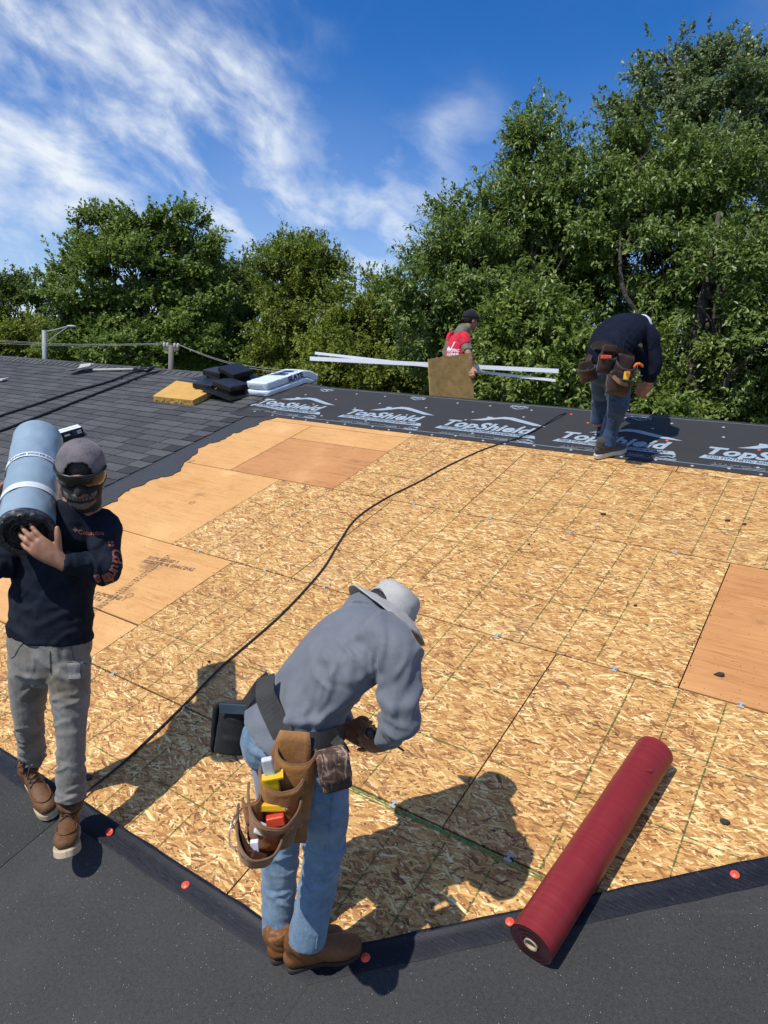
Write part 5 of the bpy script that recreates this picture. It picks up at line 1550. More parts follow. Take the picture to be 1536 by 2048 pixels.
fo = [(knL, knL - hipL, .15, .013, .060), (knL.lerp(anL, .5), UPW + RIGHT * .3, .15, .013, .055), (hemL, UPW, .09, .012, .045), (knR, UPW + RIGHT * .25, .16, .014, .065), (P(142, 1570, 2.80), UPW - RIGHT * .2, .15, .014, .06), (P(142, 1390, 2.78), UPW + RIGHT * .5, .18, .010, .07), (P(60, 1370, 2.82), UPW - RIGHT * .5, .18, .010, .07), (P(98, 1330, 2.76), UPW * .6 + RIGHT * .8, .12, .010, .06)]
je = solid('jeans', legs, MT['grey_jeans'], pA, .006, 3, fo, (.002, 16))
bj = bvh_of(je)
o_j = P(98, 1300, 2.70)


def seam(name, pts2, org, ax, ay, bv, m, parent, r=.0016, rd=None):
    ax = Vector(ax).normalized(); ay = Vector(ay).normalized(); d = Vector(rd).normalized() if rd is not None else -ax.cross(ay); P3 = []
    for x, y in pts2:
        h = bv.ray_cast(Vector(org) + ax * x + ay * y - d * .3, d, .7)
        if h[0] is not None: P3.append(h[0] + h[1] * .0005)
    if len(P3) > 2: return mesh(name, *tube(P3, r, 5, 1), m, parent)


dcam = (P(98, 1300, 2.8) - CAM).normalized()
MT['seam_dark'] = simple('dark seam', (.055, .052, .05), .8); MT['seam_blue'] = simple('denim seam', (.06, .10, .15), .8)
seam('fly_seam', [(.004, -.005 - i * .008) for i in range(12)] + [(.010 - 0, -.105)], o_j, RIGHT, UPW, bj, MT['seam_dark'], je, .0022, dcam)
seam('pocket_seam', [(.085 + .02 * (i / 9), .02 - .0) if i == 0 else (.085 + .012 * i / 9 + .0, .02 - .055 * (i / 9) ** 1.6) for i in range(10)] + [(.12, -.043), (.15, -.05)], o_j, RIGHT, UPW, bj, MT['seam_dark'], je, .0022, dcam)
seam('pocket_seam', [(-.10 + .0 - .004 * i, .02 - .055 * (i / 9) ** 1.4) for i in range(10)] + [(-.15, -.045)], o_j, RIGHT, UPW, bj, MT['seam_dark'], je, .0022, dcam)
ph = poly2d([(.045, -.05), (.098, -.048), (.100, -.115), (.052, -.118)], .012); decal('phone_wear', ph[0], ph[1], P(110, 1300, 2.7), RIGHT, UPW, bj, cloth_mat('faded denim patch', (.27, .265, .25), (.20, .195, .18), bump=.4), je, .0012, dcam)
seam('phone_outline', [(.045, -.05), (.072, -.048), (.098, -.048), (.099, -.08), (.100, -.115), (.075, -.119), (.052, -.118)], P(110, 1300, 2.7), RIGHT, UPW, bj, MT['seam_dark'], je, .0016, dcam)
# boots
boot('boot', hL, hL + (tL - hL).normalized() * .29, NRM, MT['boot_brown'], MT['sole_cream'], pA, .29, hemL + UPW * .015, .052, True)
hR = P(146, 1668, 2.95); tR = P(138, 1712, 2.72)
boot('boot', hR, hR + (P(137, 1706, 2.745) - hR).normalized() * .29, UPW * .9 - AWAY * .25, MT['boot_brown'], MT['sole_cream'], pA, .29, P(142, 1600, 2.845), .052, True)
# hair under the cap, mask, goggles, cap
solid('hair', [ball(HA(0, -.014, .034), *axA[:1], axA[1], axA[2], .0775, .099, .089, 18, 12)], MT['hair'], pA, .006, 1)
s_, f_, u_ = axA
mk = solid('face_mask', [ball(HA(0, .022, -.040), s_, f_, u_, .075, .078, .082, 20, 14), ball(HA(0, .058, -.088), s_, f_, u_, .042, .034, .032, 14, 10), loft([HA(0, .095, -.004), HA(0, .108, -.028), HA(0, .098, -.045)], [.012, .017, .014], s_, 10, 3),
                         loft([HA(0, -.01, -.07), HA(0, -.03, -.12), HA(0, -.045, -.15)], [(.066, .066), (.062, .064), (.060, .060)], s_, 18, 3), ball(HA(0, -.015, -.015), s_, f_, u_, .089, .088, .058, 18, 12)], MT['mask'], pA, .005, 3, [(HA(0, 0, -.13), u_, .1, .006, .03)])
bm_ = bvh_of(mk)
fo_ = HA(0, .2, -.05)
prints_ = [([(-.058, .016), (-.030, .010), (-.012, .020), (0, .014), (.012, .020), (.030, .010), (.058, .016), (.054, -.004), (.030, -.002), (-.030, -.002), (-.054, -.004)], 'bone'),
           ([(-.052, -.018), (.052, -.018), (.050, -.040), (.030, -.062), (-.030, -.062), (-.050, -.040)], 'bone')]
for pg, mm in prints_:
    V2, F2 = poly2d(pg, .007); decal('skull_print', V2, F2, fo_, s_, u_, bm_, MT[mm], mk, .0012, -f_)
V2, F2 = poly2d([(-.054, -.004), (.054, -.004), (.050, -.022), (.0, -.030), (-.050, -.022)], .007); decal('dark_print', V2, F2, fo_, s_, u_, bm_, MT['mask'], mk, .0020, -f_)
for side in (-1, 1):
    V2, F2 = poly2d([(side * .062, .03), (side * .075, .0), (side * .072, -.04), (side * .060, -.05), (side * .062, -.01)][::side], .007); decal('red_print', V2, F2, fo_, s_, u_, bm_, MT['mask_red'], mk, .0016, -f_)
    V2, F2 = poly2d([(side * .040, .012), (side * .026, .006), (side * .034, -.001)], .007); decal('dark_print', V2, F2, fo_, s_, u_, bm_, MT['mask'], mk, .0022, -f_)
for i in range(9):
    x = -.044 + i * .011
    for z0, h_ in ((-.004, .012), (-.030, .012)):
        cy_ = z0 - .006 * (1 - abs(x) / .05) if z0 < -.01 else z0 - .004 * (1 - abs(x) / .05)
        V2, F2 = poly2d([(x - .0042, cy_ - h_ / 2), (x + .0042, cy_ - h_ / 2), (x + .0042, cy_ + h_ / 2), (x - .0042, cy_ + h_ / 2)], .007)
        decal('tooth_print', V2, F2, fo_, s_, u_, bm_, MT['bone'], mk, .0030, -f_)
# goggles: a curved lens and frame
V, F = [], []
for i in range(25):
    a = rad(-88 + 176 * i / 24)
    for j in range(6):
        z = .038 - .050 * j / 5 * (1 - .35 * max(0, 1 - abs(a) / .35)) ; rr2 = .091 - .006 * (abs(j - 2.5) / 2.5) ** 2
        V.append(HA(math.sin(a) * rr2 * .97, .012 + math.cos(a) * rr2, z))
for i in range(24):
    for j in range(5): F.append((i * 6 + j, i * 6 + j + 1, (i + 1) * 6 + j + 1, (i + 1) * 6 + j))
solid('headband', [ball(HA(0, -.006, .014), s_, f_, u_, .0815, .0975, .042, 24, 12)], MT['mask'], pA, .005, 1)
go = mesh('goggles', *shell(V, F, .003), MT['lens'], pA, smooth=True)
fr = [HA(math.sin(rad(a)) * .092, .012 + math.cos(rad(a)) * .094, .040) for a in range(-92, 93, 8)]
mesh('goggle_frame', *tube(fr, .0055, 8, 2), MT['black_plastic'], go, smooth=True)
cp1 = cap_shell(HA, axA, .0875, .108, .098, .034, .10, MT['cap_grey'], pA, 'cap', lambda ph, e: abs(ph) < .62 and e < .40 * math.sqrt(max(0, 1 - (abs(ph) / .62) ** 2.6)), .004)
# ribbed panels and the adjuster strap across the opening
st = [HA(.0885 * math.sin(a), -.012 + .109 * math.cos(a), .030) for a in [rad(-40 + 80 * i / 12) for i in range(13)]]
V, F = [], []
for p in st: V += [p - u_ * .011, p + u_ * .011]
F = [(2 * i, 2 * i + 2, 2 * i + 3, 2 * i + 1) for i in range(12)]; mesh('cap_strap', *shell(V, F, .003), MT['black_cloth'], cp1)
bits = []
for ph in (0, 60, 120, 180, 240, 300):
    pts = [HA(.0900 * math.cos(rad(e)) * math.sin(rad(ph)), -.012 + .1105 * math.cos(rad(e)) * math.cos(rad(ph)), .034 + .1005 * math.sin(rad(e))) for e in range(35 if ph == 0 else 0, 91, 10)]; bits.append(tube(pts, .0016, 5, 2))
mesh('cap_seams', *join(*bits), MT['cap_grey'], cp1); mesh('cap_button', *ball(HA(0, -.012, .135), s_, f_, u_, .008, .008, .004, 10, 6), MT['cap_grey'], cp1, smooth=True)
# bill at the back
V, F = [], []
for i in range(13):
    a = rad(180 - 60 + 120 * i / 12)
    for j in range(5): q = j / 4; V.append(HA(math.sin(a) * (.088 + .02 * q * abs(math.cos(a))), -.012 + math.cos(a) * (.106 + .07 * q * (1 - (abs(i - 6) / 6) ** 2)), .022 - .012 * q))
for i in range(12):
    for j in range(4): F.append((i * 5 + j, i * 5 + j + 1, (i + 1) * 5 + j + 1, (i + 1) * 5 + j))
mesh('cap_bill', *shell(V, F, .004), MT['cap_grey'], cp1, smooth=True)
# lettering on the shirt
bs = bvh_of(sh_)
tw = text2d('Columbia', .026, 0, .0003, 1, .008); decal('shirt_lettering', tw[0], tw[1], P(157, 1066, 2.70), RIGHT, UPW * 1 + RIGHT * .03 - RIGHT * .0, bs, MT['coral'], sh_, .0012, dcam)
em = poly2d([(0, .010), (.010, 0), (0, -.010), (-.010, 0)], .006); decal('shirt_emblem', em[0], em[1], P(151, 1058, 2.70), RIGHT, UPW, bs, MT['coral'], sh_, .0012, dcam)
# sleeve lettering runs down the outside of the arm, letter by letter
word = 'Columbia'; pp = [(226, 1092, -78), (228, 1106, -84), (228, 1115, -92), (226, 1124, -100), (222, 1134, -112), (215, 1143, -128), (208, 1147, -150), (200, 1147, -165)]
tot = []
for ch, (px, py, an) in zip(word, pp):
    w1 = text2d(ch, .060, 0, .0014, 1, .010); A_ = RIGHT * math.cos(rad(an)) + UPW * math.sin(rad(an)); B_ = -RIGHT * math.sin(rad(an)) + UPW * math.cos(rad(an))
    decal('sleeve_letter', w1[0], w1[1], P(px, py, 2.62), A_, B_, bs, MT['coral'], sh_, .0014, dcam)
for a_, b_ in ((0, 0), (.013, 0), (0, .013), (.013, .013)):
    V2, F2 = poly2d([(a_, b_), (a_ + .010, b_), (a_ + .010, b_ + .010), (a_, b_ + .010)], .006); decal('sleeve_emblem', V2, F2, P(222, 1086, 2.62), RIGHT + UPW * .2, UPW, bs, MT['coral'], sh_, .0014, dcam)

# the blue roll on his shoulder
bl = thing('blue_membrane_roll', rA0.lerp(rA1, .5), 'light blue roll with white bands and black folded end on the left shoulder', 'roll of membrane')
make_roll(bl, rA0, rA1, .100, MT['film'], MT['film_end'], None, wav=.004, rc=.034, name='roll_sheet')
dR = (rA1 - rA0); LR = dR.length; dR.normalize(); aR = dR.orthogonal().normalized(); bR = dR.cross(aR)


def ring_band(q0, q1, r, m, name):
    V, F = [], []; n_ = 64
    for k in range(5):
        q = q0 + (q1 - q0) * k / 4
        for j in range(n_):
            an = 2 * math.pi * j / n_; V.append(rA0 + dR * (q + .002 * noise.noise(Vector((math.cos(an) * 2, math.sin(an) * 2, k)))) + (aR * math.cos(an) + bR * math.sin(an)) * r)
    for k in range(4):
        for j in range(n_): F.append((k * n_ + j, k * n_ + (j + 1) % n_, (k + 1) * n_ + (j + 1) % n_, (k + 1) * n_ + j))
    return mesh(name, V, F, m, bl, smooth=True)


ring_band(.155, .190, .1035, MT['white_band'], 'white_band'); b2_ = ring_band(.375, .405, .1035, MT['white_band'], 'printed_band')
V, F = [], []
txl = text2d('INSTALL THIS SIDE DOWN  REMOVE FILM  ', .019, 0, .0003, 1, .01)
toc = (CAM - rA0.lerp(rA1, .5)); toc -= toc.dot(dR) * dR; toc.normalize(); sdR = dR.cross(toc)
for x, y in txl[0]:
    an = (x - txl[2] / 2) / .104 * .62; V.append(rA0 + dR * (.383 + y) + (toc * math.cos(an) - sdR * math.sin(an)) * .1045)
mesh('band_lettering', V, txl[1], MT['print_dark'], b2_)
# crumpled lip of film around the black end
V, F = [], []; n_ = 72
for k, (q, r) in enumerate(((.02, .1025), (.0, .1035), (-.012, .098), (-.016, .088), (-.010, .075))):
    for j in range(n_):
        an = 2 * math.pi * j / n_; w_ = noise.noise(Vector((math.cos(an) * 4, math.sin(an) * 4, k * .6))); V.append(rA0 + dR * (q + .008 * w_ * (k > 0)) + (aR * math.cos(an) + bR * math.sin(an)) * (r + .006 * w_ * (k > 1)))
for k in range(4):
    for j in range(n_): F.append((k * n_ + j, k * n_ + (j + 1) % n_, (k + 1) * n_ + (j + 1) % n_, (k + 1) * n_ + j))
mesh('film_lip', V, F, MT['film_end'], bl, smooth=True)

# ------------------------------------------------------------ B: man bending over in the middle
fB = G(640, 1930); pB = thing('person', fB, 'man in blue grey shirt, stone sun hat and light jeans bending over in the foreground', 'person', 'roofers at work')
FB = Vector((math.sin(rad(35)), math.cos(rad(35)), 0)); SB = Vector((FB.y, -FB.x, 0))       # faces FB, his right side is SB (towards the camera)
hatc = P(781, 1219, 2.36); hu = (RIGHT * .50 + UPW * .74 + AWAY * .44).normalized()
cHB = hatc - hu * .045; upB = hu; fwdB = (RIGHT * .62 + AWAY * .22 - UPW * .70).normalized(); fwdB = (fwdB - fwdB.dot(hu) * hu).normalized()
hdB, HB, axB = head(cHB, fwdB, upB, .88)
hipC = P(588, 1450, 2.21); sp = [hipC, P(612, 1385, 2.20), P(655, 1315, 2.20), P(708, 1275, 2.19), P(750, 1258, 2.24), P(776, 1246, 2.32)]
shR = P(792, 1303, 2.05); shL = P(728, 1228, 2.34)
elR, wrR = P(803, 1430, 2.03), P(772, 1482, 2.14)
elL, wrL = P(662, 1402, 2.50), P(694, 1460, 2.29)
kR, aR_ = P(650, 1680, 2.20), P(618, 1880, 2.30)
kL, aL_ = P(560, 1710, 2.36), P(560, 1885, 2.42)
hR_, hL_ = P(625, 1500, 2.12), P(555, 1490, 2.30)
bodyB = list(hdB) + [loft(sp, [(.11, .06), (.10, .06), (.11, .06), (.11, .06), (.08, .05), (.05, .045)], SB, 18, 4),
        loft([shR, elR, wrR], [.045, .036, .025], SB, 12, 4), loft([shL, elL, wrL], [.045, .036, .025], SB, 12, 4),
        loft([hR_, kR, aR_], [.08, .052, .038], SB, 12, 4), loft([hL_, kL, aL_], [.08, .052, .038], SB, 12, 4)]
# hands meet around the tool
bodyB += hand(wrR, P(742, 1484, 2.18) - wrR, AWAY * .9 - UPW * .1, UPW * .9 - RIGHT * .5, 1.0, (46, 52, 32), 3, 30)
bodyB += hand(wrL, P(730, 1472, 2.25) - wrL, -AWAY * .8 - UPW * .5, UPW * .9 + RIGHT * .3, 1.0, (45, 55, 35), 3, 30)
solid('body', bodyB, MT['skin'], pB, .0042, 3)
top = [loft([P(578, 1470, 2.21), P(588, 1452, 2.205), P(606, 1420, 2.20), P(634, 1370, 2.20), P(676, 1318, 2.18), P(718, 1278, 2.19), P(748, 1262, 2.23), P(768, 1252, 2.29)],
            [(.188, .160), (.184, .150), (.174, .130), (.170, .112), (.182, .106), (.180, .096), (.138, .076), (.060, .054)], SB, 26, 6, 'flat'),
       loft([P(752, 1270, 2.11), shR, shR.lerp(elR, .5), elR, elR.lerp(wrR, .45), wrR.lerp(elR, .05)], [.088, .072, .060, .056, .050, .036], SB, 18, 6, 'flat'),
       loft([P(725, 1244, 2.27), shL, shL.lerp(elL, .5), elL, elL.lerp(wrL, .5), wrL.lerp(elL, .05)], [.085, .072, .060, .054, .046, .036], SB, 18, 6, 'flat')]
# loose belly cloth hanging below
top.append(loft([P(635, 1436, 2.21), P(662, 1396, 2.22), P(692, 1346, 2.24)], [(.11, .045), (.12, .05), (.12, .04)], SB, 18, 5))
fo = [(elR, elR - shR, .17, .016, .07), (shR + (elR - shR) * .3, (elR - shR) + RIGHT * .6, .14, .014, .08), (P(700, 1400, 2.05), RIGHT * .5 - UPW * .9, .20, .012, .11), (P(640, 1440, 2.03), RIGHT * .9 + UPW * .2, .20, .013, .08),
      (P(560, 1390, 2.05), UPW * .5 - RIGHT * .9, .18, .012, .09), (P(755, 1330, 2.0), RIGHT * .9 + UPW * .5, .17, .015, .08), (elR.lerp(wrR, .5), wrR - elR, .12, .011, .05), (P(640, 1300, 2.0), RIGHT * .3 - UPW * .9, .15, .004, .14)]
shB = solid('shirt', top, MT['grey_shirt'], pB, .0065, 4, fo, (.0010, 10))
mesh('collar', *loft([P(752, 1258, 2.245), P(768, 1250, 2.295)], [(.074, .066), (.060, .056)], SB, 24, 3, 'open'), MT['grey_shirt'], shB, smooth=True)
legs = [loft([P(575, 1415, 2.22), P(585, 1452, 2.215), P(592, 1492, 2.22)], [(.132, .098), (.158, .130), (.160, .130)], SB, 22, 4),
        ball(P(545, 1480, 2.20), SB, FB, UPW, .09, .10, .11), ball(P(530, 1465, 2.32), SB, FB, UPW, .08, .09, .10),
        loft([P(622, 1510, 2.13), P(645, 1600, 2.15), kR, P(632, 1790, 2.25), P(612, 1880, 2.285)], [.100, .082, .066, .060, .063], SB, 18, 6, 'flat'),
        loft([P(560, 1510, 2.29), P(562, 1600, 2.32), kL, P(558, 1790, 2.385), P(558, 1868, 2.41)], [.098, .080, .064, .058, .058], SB, 18, 6, 'flat')]
fo = [(kR, UPW + RIGHT * .2, .16, .013, .065), (P(635, 1800, 2.18), UPW + RIGHT * .5, .15, .014, .06), (kL, UPW - RIGHT * .3, .16, .014, .06), (P(555, 1790, 2.32), UPW + RIGHT * .3, .15, .015, .055), (P(640, 1590, 2.06), RIGHT * .5 + UPW * .8, .17, .011, .08), (P(540, 1500, 2.1), UPW + RIGHT * .8, .15, .010, .08)]
jB = solid('jeans', legs, MT['light_jeans'], pB, .006, 4, fo, (.002, 14))
bj = bvh_of(jB); dc = (P(540, 1470, 2.1) - CAM).normalized()
seam('back_pocket', [(-.045, .045), (.05, .02), (.055, -.06), (.01, -.085), (-.045, -.055), (-.045, .045)], P(530, 1475, 2.0), RIGHT, UPW, bj, MT['seam_blue'], jB, .0016, dc)
seam('side_seam', [(.0 - .02 * i / 20, -.03 * i) for i in range(22)], P(672, 1560, 2.0), RIGHT, UPW, bj, MT['light_jeans'], jB, .0024, dc)
lab = poly2d([(0, 0), (.045, -.022), (.040, -.038), (-.006, -.014)], .012); decal('leather_label', lab[0], lab[1], P(532, 1448, 2.0), RIGHT, UPW, bj, MT['leather'], jB, .003, dc)
for c_, r_h in ((P(611, 1884, 2.288), .0665), (P(558, 1872, 2.413), .0615)):
    pass
# boots (pull on)
h1_, t1_ = G(578, 1935, .014), G(716, 1898, .014)
boot('boot', h1_, t1_, NRM, MT['boot_tan'], MT['sole_dark'], pB, (t1_ - h1_).length + .02, P(612, 1872, 2.285), .058, False, sole_h=.016)
h2_ = G(545, 1917, .014); t2_ = h2_ + (t1_ - h1_)
boot('boot', h2_, t2_, NRM, MT['boot_tan'], MT['sole_dark'], pB, (t1_ - h1_).length + .02, P(558, 1862, 2.41), .055, False, sole_h=.016)
# hair, glasses, hat
s_, f_, u_ = axB
solid('hair', [ball(HB(0, -.022, .028), s_, f_, u_, .070, .084, .080, 18, 12)], MT['hair'], pB, .006, 1)
V, F = [], []
for i in range(21):
    a = rad(-80 + 160 * i / 20)
    for j in range(4): V.append(HB(math.sin(a) * .083, .014 + math.cos(a) * .088, .022 - .032 * j / 3))
for i in range(20):
    for j in range(3): F.append((i * 4 + j, i * 4 + j + 1, (i + 1) * 4 + j + 1, (i + 1) * 4 + j))
gl = mesh('sunglasses', *shell(V, F, .003), MT['lens'], pB, smooth=True)
mesh('temple_arm', *tube([HB(.083, .02, .018), HB(.084, -.01, .014), HB(.082, -.05, .0)], .003, 6, 2), MT['orange'], gl)
mesh('temple_arm', *tube([HB(-.083, .02, .018), HB(-.084, -.01, .014), HB(-.082, -.05, .0)], .003, 6, 2), MT['orange'], gl)
hs_ = (RIGHT - RIGHT.dot(hu) * hu).normalized(); hf = hu.cross(hs_)
V, F = [], []; NN = 48
prof = [(.083, .0), (.085, .02), (.083, .045), (.077, .066), (.062, .080), (.037, .086), (.0015, .088)]
for r, z in prof:
    for j in range(NN):
        a = 2 * math.pi * j / NN; w_ = .004 * noise.noise(Vector((math.cos(a) * 2.5, math.sin(a) * 2.5, z * 30))); V.append(hatc + (hs_ * math.cos(a) * 1.02 + hf * math.sin(a) * .95) * (r + w_) + hu * (z + w_ * .6))
for i in range(len(prof) - 1):
    for j in range(NN): F.append((i * NN + j, i * NN + (j + 1) % NN, (i + 1) * NN + (j + 1) % NN, (i + 1) * NN + j))
hat = mesh('sun_hat', *shell(V, F, .003), MT['hat'], pB, smooth=True)
V, F = [], []
for i in range(9):
    q = i / 8; r = .083 + .072 * q
    for j in range(NN):
        a = 2 * math.pi * j / NN
        drop = -.030 * q ** 1.4 - .022 * q * (math.cos(a - .25) > 0) * math.cos(a - .25) ** 2 + .012 * q * math.sin(2 * a + 1.0) + .004 * noise.noise(Vector((math.cos(a) * 3, math.sin(a) * 3, q * 2)))
        V.append(hatc + (hs_ * math.cos(a) * 1.02 + hf * math.sin(a) * .95) * r + hu * (drop + .002))
for i in range(8):
    for j in range(NN): F.append((i * NN + j, i * NN + (j + 1) % NN, (i + 1) * NN + (j + 1) % NN, (i + 1) * NN + j))
mesh('hat_brim', *shell(V, F, .003), MT['hat'], hat, smooth=True)
V, F = [], []
for z in (.004, .026):
    for j in range(NN): a = 2 * math.pi * j / NN; V.append(hatc + (hs_ * math.cos(a) * 1.02 + hf * math.sin(a) * .95) * .0875 + hu * z)
F = [(j, (j + 1) % NN, NN + (j + 1) % NN, NN + j) for j in range(NN)]; mesh('hat_band', V, F, MT['hat'], hat, smooth=True)
# tool in his hands
tl = thing('pry_tool', P(740, 1474, 2.16), 'dark hand tool with a round grip and thin blade held by the bending man', 'hand tool')
tc = P(739, 1466, 2.13)
V, F = loft([P(733, 1470, 2.23), P(739, 1466, 2.15), P(740, 1465, 2.125)], [.014, .019, .017], RIGHT, 14, 3); mesh('grip', V, F, MT['tool_dark'], tl, smooth=True)
V, F = tube([P(752, 1478, 2.20), P(785, 1488, 2.19), P(808, 1502, 2.18)], .0038, 6, 2); mesh('blade', V, F, MT['tool_dark'], tl)

# ------------------------------------------------------------ B's belt and pouches
bt = thing('tool_belt', P(560, 1450, 2.1), 'tool belt with tan leather, camouflage and black pouches on the bending man in front', 'tool belt')


def ribbon(pts, nrm, w, m, parent, name, th=.004, sub_=5):
    A_ = cat([list(p) for p in pts], sub_); N_ = cat([list(Vector(q).normalized()) for q in nrm], sub_); V = []; T = np.gradient(A_, axis=0)
    for a, n_, t in zip(A_, N_, T):
        s = Vector(np.cross(t, n_)).normalized(); V += [Vector(a) - s * w / 2, Vector(a) + s * w / 2]
    F = [(2 * i, 2 * i + 1, 2 * i + 3, 2 * i + 2) for i in range(len(A_) - 1)]
    return mesh(name, *shell(V, F, th), m, parent, smooth=False)


VW = -(P(560, 1450, 2.1) - CAM).normalized()             # towards the camera
ribbon([P(531, 1352, 2.13), P(530, 1390, 2.085), P(547, 1430, 2.045), P(566, 1470, 2.02)], [VW - RIGHT * .6, VW - RIGHT * .4, VW, VW], .062, MT['webbing'], bt, 'webbing_strap')
ribbon([P(538, 1354, 2.14), P(512, 1378, 2.15), P(492, 1405, 2.20), P(480, 1430, 2.25)], [VW + UPW * .5 - RIGHT * .4] * 4, .045, MT['black_cloth'], bt, 'belt_strap')
ribbon([P(600, 1480, 2.02), P(640, 1482, 2.02), P(672, 1474, 2.05), P(690, 1458, 2.12)], [VW, VW, VW + RIGHT * .3, VW + RIGHT * .6], .05, MT['black_cloth'], bt, 'belt_strap')
# black pouch hanging off the far hip
o1 = P(470, 1400, 2.25); rt = (RIGHT * .9 + AWAY * .15).normalized(); ot = (VW * .6 - RIGHT * .8).normalized()
(pv, pf), top_ = pocket(P(462, 1404, 2.25), (RIGHT * .5 + AWAY * .5 - UPW * .08), (UPW * .97 + RIGHT * .10), (-RIGHT * .75 - AWAY * .2 + UPW * .05), .09, .085, .17, .035, seed=3); bp = mesh('black_pouch', pv, pf, MT['black_cloth'], bt, smooth=True)
parts_ = [loft([P(468, 1404, 2.24), P(465, 1450, 2.24), P(458, 1506, 2.24)], [(.045, .030), (.048, .032), (.050, .026)], RIGHT, 14, 3, 'flat')]
solid('black_pouch_body', parts_, MT['black_cloth'], bt, .006, 2, [(P(460, 1450, 2.18), UPW + RIGHT * .2, .12, .004, .05)])
tr_ = boxg(P(466, 1418, 2.195), RIGHT, UPW * .98 - RIGHT * .06, AWAY, .085, .030, .006); mesh('pouch_trim', *tr_, MT['blue_trim'], bt)
# camouflage pouch on the near front
cc = P(668, 1538, 1.985); r1 = (RIGHT * .95 + UPW * .20 + AWAY * .25).normalized(); u1_ = (UPW * .97 - RIGHT * .12).normalized()
u1_ = (u1_ - u1_.dot(r1) * r1).normalized(); n1 = r1.cross(u1_)
cpou = solid('camouflage_pouch', [bevel_box(cc, r1, u1_, n1, .088, .118, .055, .014, 3), bevel_box(cc - n1 * -.012 + u1_ * .015, r1, u1_, n1, .092, .085, .05, .014, 3)], MT['camo_pouch'], bt, .0035, 2, [(cc, u1_, .08, .002, .04)])
V, F = boxg(cc + n1 * .030 + u1_ * .002, r1, u1_, n1, .02, .006, .004); mesh('snap', V, F, MT['steel'], cpou)
ribbon([P(668, 1478, 2.03), P(682, 1492, 2.01), P(693, 1510, 2.02)], [VW, VW, VW + RIGHT * .4], .03, MT['black_cloth'], bt, 'belt_loop')

# the big leather pouch: back panel, tall holster pocket, main pocket, outer pocket
pr = (RIGHT * .97 - UPW * .10 + AWAY * .12).normalized(); pu = (UPW * .95 + RIGHT * .22 + AWAY * .10).normalized(); pu = (pu - pu.dot(pr) * pr).normalized(); po = pr.cross(pu)
po = po if po.dot(VW) > 0 else -po
oP = P(590, 1462, 2.00)
bk = panel(oP, pr, pu, po, .100, .165, .335, .006, .15, 2); lp_ = mesh('leather_pouch', *bk, MT['leather'], bt, smooth=True)


def pk(dx, dz, dout, wt_, wb_, h_, dp_, m1, nm, tilt_=0.0, flare=.2, scoop=0.0, rimr=.0034, full=False, seed=0):
    right = pr * math.cos(tilt_) + pu * math.sin(tilt_); upv = -pr * math.sin(tilt_) + pu * math.cos(tilt_)
    (v, f), tp = pocket(oP + pr * dx + pu * dz + po * dout, right, upv, po, wt_, wb_, h_, dp_, .005, flare=flare, scoop=scoop, full=full, seed=seed)
    ob = mesh(nm, v, f, m1, lp_, smooth=True); mesh('pocket_binding', *tube(tp, rimr, 8, 2), MT['leather_edge'], ob, smooth=True); return ob


pk(.012, -.052, .004, .112, .105, .20, .050, MT['leather'], 'holster_pocket', .05, .15, .018, seed=1)
pk(-.018, -.105, .006, .128, .12, .17, .075, MT['leather'], 'middle_pocket', .08, .2, .030, seed=2)
pk(-.032, -.158, .008, .150, .125, .160, .120, MT['leather'], 'main_pocket', .06, .25, .045, seed=3)
pk(-.060, -.225, .010, .135, .095, .120, .165, MT['leather'], 'outer_pocket', .02, .25, .035, seed=4)
pk(-.098, -.175, .055, .045, .040, .075, .035, MT['leather'], 'side_pocket', .3, .1, .0, .003, seed=5)
# strap with buckle and wire loop
ribbon([oP + pr * -.125 + pu * -.245 + po * .10, oP + pr * -.085 + pu * -.262 + po * .175, oP + pr * -.04 + pu * -.262 + po * .20], [po - pr, po, po], .020, MT['strap_leather'], bt, 'leather_strap')
V, F = tube([oP + pr * -.115 + pu * -.20 + po * .07, oP + pr * -.140 + pu * -.225 + po * .11, oP + pr * -.138 + pu * -.26 + po * .14, oP + pr * -.115 + pu * -.275 + po * .16], .0022, 6, 4); mesh('wire_loop', V, F, MT['steel'], bt, smooth=True)
V, F = boxg(oP + pr * -.075 + pu * -.262 + po * .183, pr, pu, po, .022, .016, .006); mesh('buckle', V, F, MT['steel'], bt)


# tools standing in the pouch
def tool(name, c, ax, ay, az, s3, m, label, b=.004, extra=None):
    t = thing(name, c, label, 'tool'); V, F = bevel_box(c, ax, ay, az, *s3, b, 3); mesh('case' if extra else 'body_shell', V, F, m, t, smooth=False)
    if extra: extra(t)
    return t


pp = lambda x, z, o_: oP + pr * x + pu * z + po * o_
ka = (pu * .92 - pr * .28 + po * .25).normalized(); kb = po.cross(ka).normalized(); kc = ka.cross(kb)
tool('utility_knife', pp(-.060, -.088, .070), kb, kc, ka, (.030, .018, .085), MT['silver'], 'silver knife with yellow holder standing in the leather pouch of the bending man', .006,
     lambda t: [mesh('holder', *bevel_box(pp(-.048, -.128, .068), kb, kc, ka, .044, .026, .060, .004), MT['yellow'], t), mesh('holder_rim', *bevel_box(pp(-.044, -.100, .074), kb, kc, ka, .052, .032, .008, .002), MT['yellow'], t)])
ya = (pr * .98 + pu * .10).normalized(); yb = po.cross(ya).normalized(); yc = ya.cross(yb)
tool('folding_knife', pp(-.030, -.190, .075), ya, yb, yc, (.082, .022, .018), MT['yellow'], 'yellow knife lying across the main pocket of the leather pouch', .006, lambda t: mesh('hinge', *ball(pp(.004, -.187, .088), ya, yb, yc, .006, .006, .004, 8, 6), MT['steel'], t))
